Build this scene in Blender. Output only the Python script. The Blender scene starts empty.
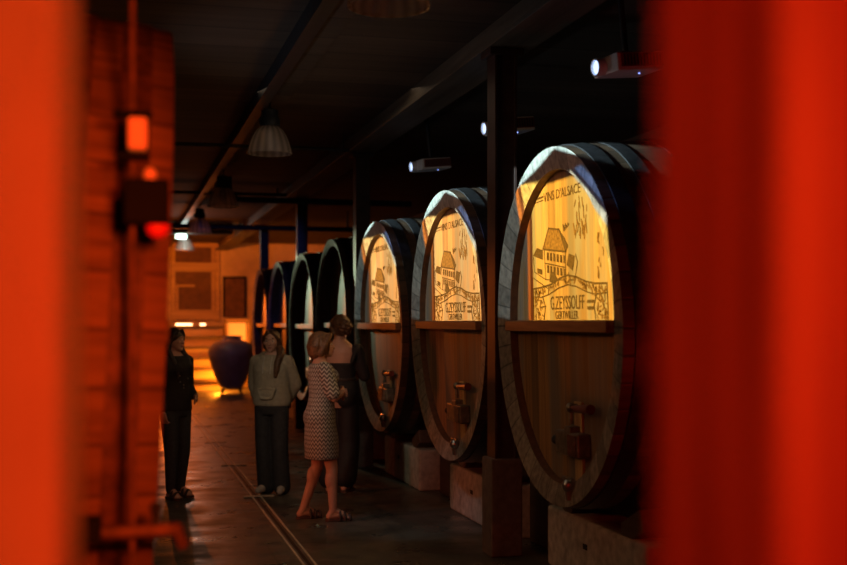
import bpy, bmesh, math, random
from mathutils import Vector, Matrix, Euler
random.seed(7)
PI = math.pi
sc = bpy.context.scene
C = sc.collection

# ------------------------------------------------------------------ helpers
def tag(o, label=None, cat=None, group=None, kind=None):
    if label: o['label'] = label
    if cat: o['category'] = cat
    if group: o['group'] = group
    if kind: o['kind'] = kind
    return o

def empty(name, loc, rz=0.0):
    o = bpy.data.objects.new(name, None)
    o.empty_display_size = 0.1
    o.location = loc; o.rotation_euler = (0, 0, rz)
    C.objects.link(o)
    return o

def link_mesh(name, me, mat=None, parent=None):
    o = bpy.data.objects.new(name, me)
    C.objects.link(o)
    if mat:
        me.materials.clear(); me.materials.append(mat)
    if parent: o.parent = parent
    return o

def obj(name, bm, mat=None, parent=None, smooth=False):
    me = bpy.data.meshes.new(name)
    bmesh.ops.recalc_face_normals(bm, faces=bm.faces[:])
    bm.to_mesh(me); bm.free()
    if smooth:
        for p in me.polygons: p.use_smooth = True
    return link_mesh(name, me, mat, parent)

def B(): return bmesh.new()

def add_box(bm, c, s, rot=None, bevel=0.0):
    m = Matrix.Translation(c)
    if rot: m = m @ Euler(rot).to_matrix().to_4x4()
    m = m @ Matrix.Diagonal((s[0], s[1], s[2], 1))
    r = bmesh.ops.create_cube(bm, size=1.0, matrix=m)
    if bevel:
        es = {e for v in r['verts'] for e in v.link_edges}
        bmesh.ops.bevel(bm, geom=list(es), offset=bevel, segments=2, affect='EDGES', profile=0.5)
    return bm

def box(c, s, rot=None, bevel=0.0):
    return add_box(B(), c, s, rot, bevel)

def add_cyl(bm, p0, p1, r0, r1=None, seg=20):
    p0 = Vector(p0); p1 = Vector(p1); d = p1 - p0
    if r1 is None: r1 = r0
    m = Matrix.Translation((p0 + p1) / 2) @ d.to_track_quat('Z', 'Y').to_matrix().to_4x4()
    bmesh.ops.create_cone(bm, cap_ends=True, cap_tris=False, segments=seg, radius1=r0, radius2=r1, depth=d.length, matrix=m)
    return bm

def add_ball(bm, c, r, rot=None, seg=16):
    if not hasattr(r, '__len__'): r = (r, r, r)
    m = Matrix.Translation(c)
    if rot: m = m @ Euler(rot).to_matrix().to_4x4()
    m = m @ Matrix.Diagonal((r[0], r[1], r[2], 1))
    bmesh.ops.create_uvsphere(bm, u_segments=seg, v_segments=max(8, seg // 2), radius=1.0, matrix=m)
    return bm

def add_lathe(bm, prof, seg=32, c=(0, 0, 0), close=True):
    rings = []
    for r, z in prof:
        rings.append([bm.verts.new((c[0] + r * math.cos(2 * PI * i / seg), c[1] + r * math.sin(2 * PI * i / seg), c[2] + z)) for i in range(seg)])
    for a, b in zip(rings, rings[1:]):
        for i in range(seg):
            j = (i + 1) % seg
            bm.faces.new((a[i], a[j], b[j], b[i]))
    if close:
        bm.faces.new(rings[0][::-1]); bm.faces.new(rings[-1])
    return bm

def add_poly_yz(bm, pts, x, t=0.002):
    """thin ink shape on a plane x = const; pts are (u, z), u runs to the right seen from -x, i.e. towards -y"""
    f = [bm.verts.new((x, -u, z)) for u, z in pts]
    b = [bm.verts.new((x - t, -u, z)) for u, z in pts]
    n = len(pts)
    bm.faces.new(f); bm.faces.new(b[::-1])
    for i in range(n):
        j = (i + 1) % n
        bm.faces.new((f[i], b[i], b[j], f[j]))

def add_stroke_yz(bm, pts, w, x, t=0.002):
    for (u0, z0), (u1, z1) in zip(pts, pts[1:]):
        du, dz = u1 - u0, z1 - z0
        L = math.hypot(du, dz) or 1e-6
        nx, nz = -dz / L * w / 2, du / L * w / 2
        ex, ez = du / L * w * .3, dz / L * w * .3
        add_poly_yz(bm, [(u0 + nx - ex, z0 + nz - ez), (u1 + nx + ex, z1 + nz + ez), (u1 - nx + ex, z1 - nz + ez), (u0 - nx - ex, z0 - nz - ez)], x, t)

def smoothmesh(o, angle=40):
    for p in o.data.polygons: p.use_smooth = True
    try: o.data.set_sharp_from_angle(angle=math.radians(angle))
    except Exception: pass
    return o

# ------------------------------------------------------------------ materials
def new_mat(name):
    m = bpy.data.materials.new(name); m.use_nodes = True
    nt = m.node_tree
    return m, nt, nt.nodes['Principled BSDF']

def N(nt, t, **kw):
    n = nt.nodes.new(t)
    for k, v in kw.items(): setattr(n, k, v)
    return n

def plain(name, col, rough=.5, metal=0.0, noise=.0, nscale=8, bump=0.0, spec=.5):
    m, nt, b = new_mat(name)
    b.inputs['Roughness'].default_value = rough
    b.inputs['Metallic'].default_value = metal
    b.inputs['Specular IOR Level'].default_value = spec
    tc = N(nt, 'ShaderNodeTexCoord')
    nz = N(nt, 'ShaderNodeTexNoise'); nz.inputs['Scale'].default_value = nscale; nz.inputs['Detail'].default_value = 6
    nt.links.new(tc.outputs['Object'], nz.inputs['Vector'])
    r = N(nt, 'ShaderNodeValToRGB')
    c0 = tuple(max(0, c * (1 - noise)) for c in col); c1 = tuple(min(1, c * (1 + noise)) for c in col)
    r.color_ramp.elements[0].position = .3; r.color_ramp.elements[1].position = .7
    r.color_ramp.elements[0].color = (*c0, 1); r.color_ramp.elements[1].color = (*c1, 1)
    nt.links.new(nz.outputs['Fac'], r.inputs['Fac'])
    nt.links.new(r.outputs['Color'], b.inputs['Base Color'])
    if bump:
        bp = N(nt, 'ShaderNodeBump'); bp.inputs['Strength'].default_value = bump; bp.inputs['Distance'].default_value = .01
        nt.links.new(nz.outputs['Fac'], bp.inputs['Height']); nt.links.new(bp.outputs['Normal'], b.inputs['Normal'])
    return m

def wood(name, c0, c1, plank=0.0, axis='y', grain='z', gscale=10, rough=.55, var=.35, seam=.5, stain=0.0, streak=None):
    """grain stretched along `grain`; planks of width `plank` side by side along `axis`"""
    m, nt, b = new_mat(name)
    b.inputs['Roughness'].default_value = rough
    L = nt.links.new
    tc = N(nt, 'ShaderNodeTexCoord')
    mp = N(nt, 'ShaderNodeMapping')
    s = {'x': 0, 'y': 1, 'z': 2}
    sv = [gscale] * 3; sv[s[grain]] = gscale * .06
    mp.inputs['Scale'].default_value = sv
    L(tc.outputs['Object'], mp.inputs['Vector'])
    nz = N(nt, 'ShaderNodeTexNoise'); nz.inputs['Scale'].default_value = 1.6; nz.inputs['Detail'].default_value = 8; nz.inputs['Roughness'].default_value = .65
    L(mp.outputs['Vector'], nz.inputs['Vector'])
    ramp = N(nt, 'ShaderNodeValToRGB')
    ramp.color_ramp.elements[0].position = .3; ramp.color_ramp.elements[1].position = .72
    ramp.color_ramp.elements[0].color = (*c0, 1); ramp.color_ramp.elements[1].color = (*c1, 1)
    L(nz.outputs['Fac'], ramp.inputs['Fac'])
    col = ramp.outputs['Color']
    hgt = nz.outputs['Fac']
    if plank:
        sp = N(nt, 'ShaderNodeSeparateXYZ'); L(tc.outputs['Object'], sp.inputs[0])
        dv = N(nt, 'ShaderNodeMath', operation='DIVIDE'); dv.inputs[1].default_value = plank
        L(sp.outputs[s[axis]], dv.inputs[0])
        fl = N(nt, 'ShaderNodeMath', operation='FLOOR'); L(dv.outputs[0], fl.inputs[0])
        wn = N(nt, 'ShaderNodeTexWhiteNoise', noise_dimensions='1D'); L(fl.outputs[0], wn.inputs['W'])
        mr = N(nt, 'ShaderNodeMapRange'); mr.inputs['To Min'].default_value = 1 - var; mr.inputs['To Max'].default_value = 1 + var * .5
        L(wn.outputs['Value'], mr.inputs['Value'])
        fr = N(nt, 'ShaderNodeMath', operation='FRACT'); L(dv.outputs[0], fr.inputs[0])
        pp = N(nt, 'ShaderNodeMath', operation='PINGPONG'); pp.inputs[1].default_value = .5; L(fr.outputs[0], pp.inputs[0])
        se = N(nt, 'ShaderNodeMapRange'); se.inputs['From Max'].default_value = .05; se.inputs['To Min'].default_value = 1 - seam
        L(pp.outputs[0], se.inputs['Value'])
        mu = N(nt, 'ShaderNodeMath', operation='MULTIPLY'); L(mr.outputs[0], mu.inputs[0]); L(se.outputs[0], mu.inputs[1])
        mx = N(nt, 'ShaderNodeVectorMath', operation='SCALE'); L(col, mx.inputs[0]); L(mu.outputs[0], mx.inputs['Scale'])
        col = mx.outputs[0]
    if stain:
        n2 = N(nt, 'ShaderNodeTexNoise'); n2.inputs['Scale'].default_value = 2.2; n2.inputs['Detail'].default_value = 3
        mp2 = N(nt, 'ShaderNodeMapping'); mp2.inputs['Scale'].default_value = (1, 2.6, .35); L(tc.outputs['Object'], mp2.inputs['Vector']); L(mp2.outputs[0], n2.inputs['Vector'])
        r2 = N(nt, 'ShaderNodeMapRange'); r2.inputs['From Min'].default_value = .48; r2.inputs['From Max'].default_value = .64; r2.inputs['To Max'].default_value = stain
        L(n2.outputs['Fac'], r2.inputs['Value'])
        mm = N(nt, 'ShaderNodeMixRGB'); mm.inputs['Color2'].default_value = (.16, .17, .16, 1)
        L(r2.outputs[0], mm.inputs['Fac']); L(col, mm.inputs['Color1']); col = mm.outputs[0]
    if streak is not None:        # a weathered grey board
        s3 = N(nt, 'ShaderNodeSeparateXYZ'); L(tc.outputs['Object'], s3.inputs[0])
        ad = N(nt, 'ShaderNodeMath', operation='SUBTRACT'); ad.inputs[1].default_value = streak; L(s3.outputs[1], ad.inputs[0])
        ab = N(nt, 'ShaderNodeMath', operation='ABSOLUTE'); L(ad.outputs[0], ab.inputs[0])
        r3 = N(nt, 'ShaderNodeMapRange'); r3.inputs['From Min'].default_value = .065; r3.inputs['From Max'].default_value = .03; r3.inputs['To Max'].default_value = .95; L(ab.outputs[0], r3.inputs['Value'])
        m4 = N(nt, 'ShaderNodeMath', operation='MULTIPLY'); L(r3.outputs[0], m4.inputs[0]); L(hgt, m4.inputs[1])
        m3 = N(nt, 'ShaderNodeMixRGB'); m3.inputs['Color2'].default_value = (.075, .085, .08, 1); L(m4.outputs[0], m3.inputs['Fac']); L(col, m3.inputs['Color1']); col = m3.outputs[0]
    L(col, b.inputs['Base Color'])
    bp = N(nt, 'ShaderNodeBump'); bp.inputs['Strength'].default_value = .25; bp.inputs['Distance'].default_value = .006
    L(hgt, bp.inputs['Height']); L(bp.outputs['Normal'], b.inputs['Normal'])
    return m

def stave_wood(name, c0, c1, n=44, rough=.5, spec=.5, lo=.65):
    """staves of a barrel lying along local x, split by angle about the axis (object origin at the base, axis 1.2 m up)"""
    m, nt, b = new_mat(name)
    b.inputs['Roughness'].default_value = rough
    b.inputs['Specular IOR Level'].default_value = spec
    L = nt.links.new
    tc = N(nt, 'ShaderNodeTexCoord'); sp = N(nt, 'ShaderNodeSeparateXYZ'); L(tc.outputs['Object'], sp.inputs[0])
    sb = N(nt, 'ShaderNodeMath', operation='SUBTRACT'); sb.inputs[1].default_value = 1.2; L(sp.outputs[2], sb.inputs[0])
    at = N(nt, 'ShaderNodeMath', operation='ARCTAN2'); L(sb.outputs[0], at.inputs[0]); L(sp.outputs[1], at.inputs[1])
    ml = N(nt, 'ShaderNodeMath', operation='MULTIPLY'); ml.inputs[1].default_value = n / (2 * PI); L(at.outputs[0], ml.inputs[0])
    fl = N(nt, 'ShaderNodeMath', operation='FLOOR'); L(ml.outputs[0], fl.inputs[0])
    wn = N(nt, 'ShaderNodeTexWhiteNoise', noise_dimensions='1D'); L(fl.outputs[0], wn.inputs['W'])
    mr = N(nt, 'ShaderNodeMapRange'); mr.inputs['To Min'].default_value = lo; mr.inputs['To Max'].default_value = 1.15; L(wn.outputs['Value'], mr.inputs['Value'])
    fr = N(nt, 'ShaderNodeMath', operation='FRACT'); L(ml.outputs[0], fr.inputs[0])
    pp = N(nt, 'ShaderNodeMath', operation='PINGPONG'); pp.inputs[1].default_value = .5; L(fr.outputs[0], pp.inputs[0])
    se = N(nt, 'ShaderNodeMapRange'); se.inputs['From Max'].default_value = .06; se.inputs['To Min'].default_value = .35; L(pp.outputs[0], se.inputs['Value'])
    mu = N(nt, 'ShaderNodeMath', operation='MULTIPLY'); L(mr.outputs[0], mu.inputs[0]); L(se.outputs[0], mu.inputs[1])
    mp = N(nt, 'ShaderNodeMapping'); mp.inputs['Scale'].default_value = (1.2, 14, 14); L(tc.outputs['Object'], mp.inputs['Vector'])
    nz = N(nt, 'ShaderNodeTexNoise'); nz.inputs['Scale'].default_value = 1.5; nz.inputs['Detail'].default_value = 7; L(mp.outputs[0], nz.inputs['Vector'])
    ramp = N(nt, 'ShaderNodeValToRGB'); ramp.color_ramp.elements[0].position = .3; ramp.color_ramp.elements[1].position = .7
    ramp.color_ramp.elements[0].color = (*c0, 1); ramp.color_ramp.elements[1].color = (*c1, 1); L(nz.outputs['Fac'], ramp.inputs['Fac'])
    mx = N(nt, 'ShaderNodeVectorMath', operation='SCALE'); L(ramp.outputs['Color'], mx.inputs[0]); L(mu.outputs[0], mx.inputs['Scale'])
    L(mx.outputs[0], b.inputs['Base Color'])
    bp = N(nt, 'ShaderNodeBump'); bp.inputs['Strength'].default_value = .4; bp.inputs['Distance'].default_value = .01
    L(se.outputs[0], bp.inputs['Height']); L(bp.outputs['Normal'], b.inputs['Normal'])
    return m

def glow(name, col, strength):
    m, nt, b = new_mat(name)
    b.inputs['Base Color'].default_value = (*col, 1)
    b.inputs['Emission Color'].default_value = (*col, 1)
    b.inputs['Emission Strength'].default_value = strength
    return m

M = {}
M['stave'] = stave_wood('stave_oak', (.045, .024, .012), (.10, .052, .026))
M['stave_red'] = stave_wood('stave_oak_varnished', (.16, .07, .035), (.34, .16, .08), n=40, rough=.7, spec=.15, lo=.92)
M['endgrain'] = stave_wood('stave_end_grain', (.15, .13, .10), (.36, .32, .25), n=44, rough=.7)
M['endgrain_pale'] = stave_wood('end_grain_lit', (.30, .28, .22), (.60, .56, .45), n=44, rough=.7)  # far rims: brightness of the grazing light put into the end grain
M['inner'] = plain('dark_varnished_oak', (.10, .042, .016), .55, noise=.35, nscale=20)
M['head1'] = wood('golden_oak_head', (.20, .105, .032), (.38, .215, .075), plank=.125, gscale=14, var=.4, seam=.4, stain=.6, streak=-.14)
M['head2'] = wood('reddish_oak_head', (.21, .105, .045), (.42, .25, .12), plank=.14, gscale=14, var=.4, seam=.4, stain=.6, streak=-.12)
M['head3'] = wood('grey_oak_head', (.22, .19, .14), (.40, .37, .28), plank=.12, gscale=12, var=.35, seam=.4, stain=.4)
M['crossbar'] = wood('crossbar_oak', (.13, .07, .035), (.28, .165, .085), gscale=16, grain='y')
M['slide_ink'] = plain('painted_slide_dark', (.06, .034, .012), .9, noise=.4, nscale=60, spec=.1)  # dark parts of the projected slide, painted on instead of thrown by the lamp
M['slide_ink_mid'] = plain('painted_slide_brown', (.13, .068, .02), .9, noise=.45, nscale=50, spec=.1)
M['iron'] = plain('dark_iron_hoop', (.035, .032, .032), .45, .6, noise=.4, nscale=20)
M['rust'] = plain('rusty_hoop', (.15, .06, .035), .7, .2, noise=.5, nscale=16)
M['steel'] = plain('steel_tap', (.45, .44, .42), .3, 1.0, noise=.1)
M['brass'] = plain('aged_brass', (.24, .22, .17), .45, .8, noise=.3, nscale=30)
M['redpaint'] = plain('dark_red_handle', (.14, .03, .018), .4, noise=.2)
M['board'] = wood('pale_board', (.35, .25, .10), (.58, .44, .20), gscale=20)
M['stone'] = plain('sandstone', (.42, .39, .34), .9, noise=.3, nscale=14, bump=.5)
M['sleeper'] = wood('sleeper_wood', (.05, .03, .02), (.11, .065, .04), gscale=12, grain='y')
M['post'] = plain('rust_brown_paint', (.05, .024, .018), .5, noise=.3, nscale=12)
M['post_base'] = plain('concrete_base', (.14, .10, .085), .85, noise=.25, nscale=16, bump=.3)
M['beam'] = wood('beam_timber', (.075, .055, .038), (.16, .13, .095), gscale=8, grain='y')
M['ceil'] = wood('ceiling_boards', (.05, .031, .019), (.10, .064, .04), plank=.6, axis='y', grain='x', gscale=3, var=.3, seam=.5, rough=.8)
M['pipe'] = plain('black_pipe', (.03, .03, .035), .5, .3, noise=.2)
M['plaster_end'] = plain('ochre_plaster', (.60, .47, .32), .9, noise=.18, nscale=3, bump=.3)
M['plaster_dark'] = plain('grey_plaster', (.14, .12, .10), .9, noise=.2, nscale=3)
M['timber'] = wood('rough_timber', (.16, .10, .07), (.70, .48, .38), gscale=11, grain='z', rough=.9, stain=.5)
M['pillar'] = plain('painted_pillar', (.62, .50, .42), .75, noise=.12, nscale=4)
M['board_end'] = wood('pine_boards', (.40, .26, .12), (.62, .44, .23), gscale=6, grain='x')
M['dark_pane'] = plain('dark_window_panel', (.13, .06, .025), .6, noise=.3, nscale=6)
M['white_plastic'] = plain('white_plastic', (.75, .76, .78), .4, noise=.04)
M['vent'] = plain('red_lit_vent_side', (.20, .05, .035), .5, noise=.15)  # red light falling on the projector side, put into its colour
M['black'] = plain('black_plastic', (.02, .02, .022), .5, noise=.2)
M['black_box'] = plain('matt_black_metal', (.006, .006, .008), .8, noise=.2, spec=.15)
M['lens'] = glow('lit_projector_lens', (.55, .70, 1.0), 1.6)
M['led'] = glow('blue_led', (.25, .35, 1.0), 3.0)
M['cabinet_glow'] = glow('warm_lit_display', (1.0, .36, .04), .9)
M['strip'] = glow('warm_strip_light', (1.0, .62, .28), 5.0)
M['sign'] = glow('lit_sign_face', (.78, 1.0, .85), 2.2)
M['red_lamp'] = glow('red_signal_glass', (1.0, .02, .008), .06)
M['orange_lamp'] = glow('orange_signal_glass', (1.0, .22, .03), .16)
M['jar'] = plain('dark_glazed_clay', (.19, .15, .19), .42, noise=.2, nscale=4)
M['rail'] = plain('worn_steel_rail', (.68, .60, .50), .5, .15, noise=.25, nscale=30)
M['slot'] = plain('drain_gap', (.015, .013, .012), .8)

def mat_floor():
    m, nt, b = new_mat('polished_concrete')
    L = nt.links.new
    tc = N(nt, 'ShaderNodeTexCoord')
    br = N(nt, 'ShaderNodeTexBrick'); br.offset = .5
    br.inputs['Scale'].default_value = 1.0; br.inputs['Brick Width'].default_value = 2.2; br.inputs['Row Height'].default_value = 1.3
    br.inputs['Mortar Size'].default_value = .008; br.inputs['Mortar Smooth'].default_value = .2
    br.inputs['Color1'].default_value = (.95, .95, .95, 1); br.inputs['Color2'].default_value = (.75, .75, .75, 1); br.inputs['Mortar'].default_value = (.35, .35, .35, 1)
    L(tc.outputs['Object'], br.inputs['Vector'])
    nz = N(nt, 'ShaderNodeTexNoise'); nz.inputs['Scale'].default_value = 1.4; nz.inputs['Detail'].default_value = 8; nz.inputs['Roughness'].default_value = .6
    L(tc.outputs['Object'], nz.inputs['Vector'])
    r = N(nt, 'ShaderNodeValToRGB'); r.color_ramp.elements[0].position = .35; r.color_ramp.elements[1].position = .68
    r.color_ramp.elements[0].color = (.055, .05, .04, 1); r.color_ramp.elements[1].color = (.16, .145, .115, 1)
    L(nz.outputs['Fac'], r.inputs['Fac'])
    mx = N(nt, 'ShaderNodeMixRGB', blend_type='MULTIPLY'); mx.inputs['Fac'].default_value = 1
    L(r.outputs['Color'], mx.inputs['Color1']); L(br.outputs['Color'], mx.inputs['Color2'])
    L(mx.outputs[0], b.inputs['Base Color'])
    n2 = N(nt, 'ShaderNodeTexNoise'); n2.inputs['Scale'].default_value = 2.6; n2.inputs['Detail'].default_value = 5
    L(tc.outputs['Object'], n2.inputs['Vector'])
    mr = N(nt, 'ShaderNodeMapRange'); mr.inputs['From Min'].default_value = .35; mr.inputs['From Max'].default_value = .65; mr.inputs['To Min'].default_value = .24; mr.inputs['To Max'].default_value = .6
    L(n2.outputs['Fac'], mr.inputs['Value']); L(mr.outputs[0], b.inputs['Roughness'])
    bp = N(nt, 'ShaderNodeBump'); bp.inputs['Strength'].default_value = .25; bp.inputs['Distance'].default_value = .01
    L(n2.outputs['Fac'], bp.inputs['Height']); L(bp.outputs['Normal'], b.inputs['Normal'])
    return m
M['floor'] = mat_floor()

def mat_lampglass():
    m, nt, b = new_mat('ribbed_clear_reflector')
    L = nt.links.new
    out = nt.nodes['Material Output']
    b.inputs['Base Color'].default_value = (.62, .58, .54, 1); b.inputs['Roughness'].default_value = .22; b.inputs['Specular IOR Level'].default_value = .9
    tr = N(nt, 'ShaderNodeBsdfTransparent'); tr.inputs['Color'].default_value = (.85, .82, .8, 1)
    tl = N(nt, 'ShaderNodeBsdfTranslucent'); tl.inputs['Color'].default_value = (.7, .62, .56, 1)
    m1 = N(nt, 'ShaderNodeMixShader'); m1.inputs[0].default_value = .45; L(b.outputs[0], m1.inputs[1]); L(tl.outputs[0], m1.inputs[2])
    tc = N(nt, 'ShaderNodeTexCoord'); sp = N(nt, 'ShaderNodeSeparateXYZ'); L(tc.outputs['Object'], sp.inputs[0])
    at = N(nt, 'ShaderNodeMath', operation='ARCTAN2'); L(sp.outputs[1], at.inputs[0]); L(sp.outputs[0], at.inputs[1])
    ml = N(nt, 'ShaderNodeMath', operation='MULTIPLY'); ml.inputs[1].default_value = 16; L(at.outputs[0], ml.inputs[0])
    sn = N(nt, 'ShaderNodeMath', operation='SINE'); L(ml.outputs[0], sn.inputs[0])
    mr = N(nt, 'ShaderNodeMapRange'); mr.inputs['From Min'].default_value = -1; mr.inputs['To Min'].default_value = .35; mr.inputs['To Max'].default_value = .65; L(sn.outputs[0], mr.inputs['Value'])
    m2 = N(nt, 'ShaderNodeMixShader'); L(mr.outputs[0], m2.inputs[0]); L(m1.outputs[0], m2.inputs[1]); L(tr.outputs[0], m2.inputs[2])
    L(m2.outputs[0], out.inputs['Surface'])
    return m
M['lampglass'] = mat_lampglass()

# ------------------------------------------------------------------ setting
def struct(name, bm, mat):
    o = obj(name, bm, mat); o['kind'] = 'structure'; return o
HC = 3.95
struct('floor', box((.5, 15.5, -.1), (11.4, 37.4, .2)), M['floor'])
struct('ceiling', box((.5, 15.5, HC + .1), (11.4, 37.4, .2)), M['ceil'])
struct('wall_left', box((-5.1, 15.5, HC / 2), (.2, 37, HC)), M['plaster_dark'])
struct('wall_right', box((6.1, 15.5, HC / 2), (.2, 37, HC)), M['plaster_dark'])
struct('wall_front', box((.5, -3.1, HC / 2), (11, .2, HC)), M['plaster_dark'])
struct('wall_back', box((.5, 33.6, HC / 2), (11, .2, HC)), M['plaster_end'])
# main longitudinal beam above the posts, flange below it; rail above the lamps
bm = B(); add_box(bm, (2.78, 15.5, 3.84), (.16, 36.8, .22)); add_box(bm, (2.78, 15.5, 3.745), (.34, 36.8, .03), bevel=.004)
struct('trim_1', bm, M['beam'])
bm = B(); add_box(bm, (1.34, 15.5, 3.89), (.12, 36.8, .12)); add_box(bm, (1.30, 15.5, 3.82), (.05, 36.8, .03))
struct('trim_2', bm, M['pipe'])
bm = B(); add_box(bm, (1.52, 15.5, 3.935), (.22, 36.8, .03))
struct('trim_3', bm, M['ceil'])

def cross_pipe(y, z, r, x0, x1, label, bend=False):
    bm = B(); add_cyl(bm, (x0, y, z), (x1, y, z), r, seg=14)
    if bend:
        add_cyl(bm, (x0, y, z), (x0 - .12, y, z + .12), r, seg=14); add_cyl(bm, (x0 - .12, y, z + .12), (x0 - .12, y, HC), r, seg=14)
    else:
        for x in (x0 + .15, x1 - .15): add_cyl(bm, (x, y, z), (x, y, HC), r * .4, seg=8)
    tag(smoothmesh(obj('ceiling_pipe', bm, M['pipe'])), label, 'pipe', 'pipes crossing under the ceiling')
cross_pipe(13.6, 3.74, .022, -.2, 2.7, 'thin black pipe crossing under the ceiling behind the second pendant lamp')
cross_pipe(18.2, 3.60, .045, 1.75, 4.5, 'thick black pipe with a bent end beside the third pendant lamp', True)
cross_pipe(23.3, 3.58, .05, .2, 4.6, 'long black pipe crossing the aisle before the dark ceiling duct')
cross_pipe(19.6, 3.84, .03, -.5, 2.7, 'black pipe high above the aisle in front of the fourth pendant lamp')
# a cable hanging along the pipe behind the second lamp
t = tag(obj('ceiling_duct', box((1.6, 26.6, 3.80), (1.7, .35, .24), bevel=.01), M['black_box']),
        'black rectangular duct hanging under the ceiling above the lit sign', 'duct')

# floor drain rails
dr = empty('drain_channel', (1.305, 14.5, 0))
tag(dr, 'long steel drain channel with short cross straps running down the aisle floor', 'drain')
for dx in (-.042, .042):
    obj('rail', box((dx, .4, .004), (.016, 29, .008)), M['rail'], dr)
obj('slot', box((0, -7.3, .0025), (.022, 13.6, .003)), M['slot'], dr)
for yy in (-2.9, -.3, 2.45, 5.1, 7.8):
    obj('cross_strap', box((0.02, yy, .009), (.30, .05, .008)), M['rail'], dr)

# ------------------------------------------------------------------ barrels
A, BZ, ZC, LEN = 1.10, 1.14, 1.20, 2.3
NS = 88
def ring(bm, x, k, dr=0.0):
    return [bm.verts.new((x, (A * k + dr) * math.cos(2 * PI * i / NS), ZC + (BZ * k + dr) * math.sin(2 * PI * i / NS))) for i in range(NS)]
def skin_rings(bm, rs, cap0=False, cap1=False):
    for a, b in zip(rs, rs[1:]):
        for i in range(NS):
            j = (i + 1) % NS
            bm.faces.new((a[i], a[j], b[j], b[i]))
    if cap0: bm.faces.new(rs[0][::-1])
    if cap1: bm.faces.new(rs[-1])
def kprof(x):
    t = (x / LEN) * 2 - 1
    return 1.0 + .055 * (1 - t * t)

def text_mesh(body, size, xs):
    cu = bpy.data.curves.new('lettering', 'FONT'); cu.body = body; cu.size = size; cu.extrude = .001
    cu.align_x = 'CENTER'; cu.resolution_u = 3
    o = bpy.data.objects.new('lettering', cu); C.objects.link(o)
    bpy.context.view_layer.update()
    me = bpy.data.meshes.new_from_object(o.evaluated_get(bpy.context.evaluated_depsgraph_get()))
    bpy.data.objects.remove(o)
    me.transform(Matrix.Diagonal((xs, 1, 1, 1)))
    return me

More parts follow.
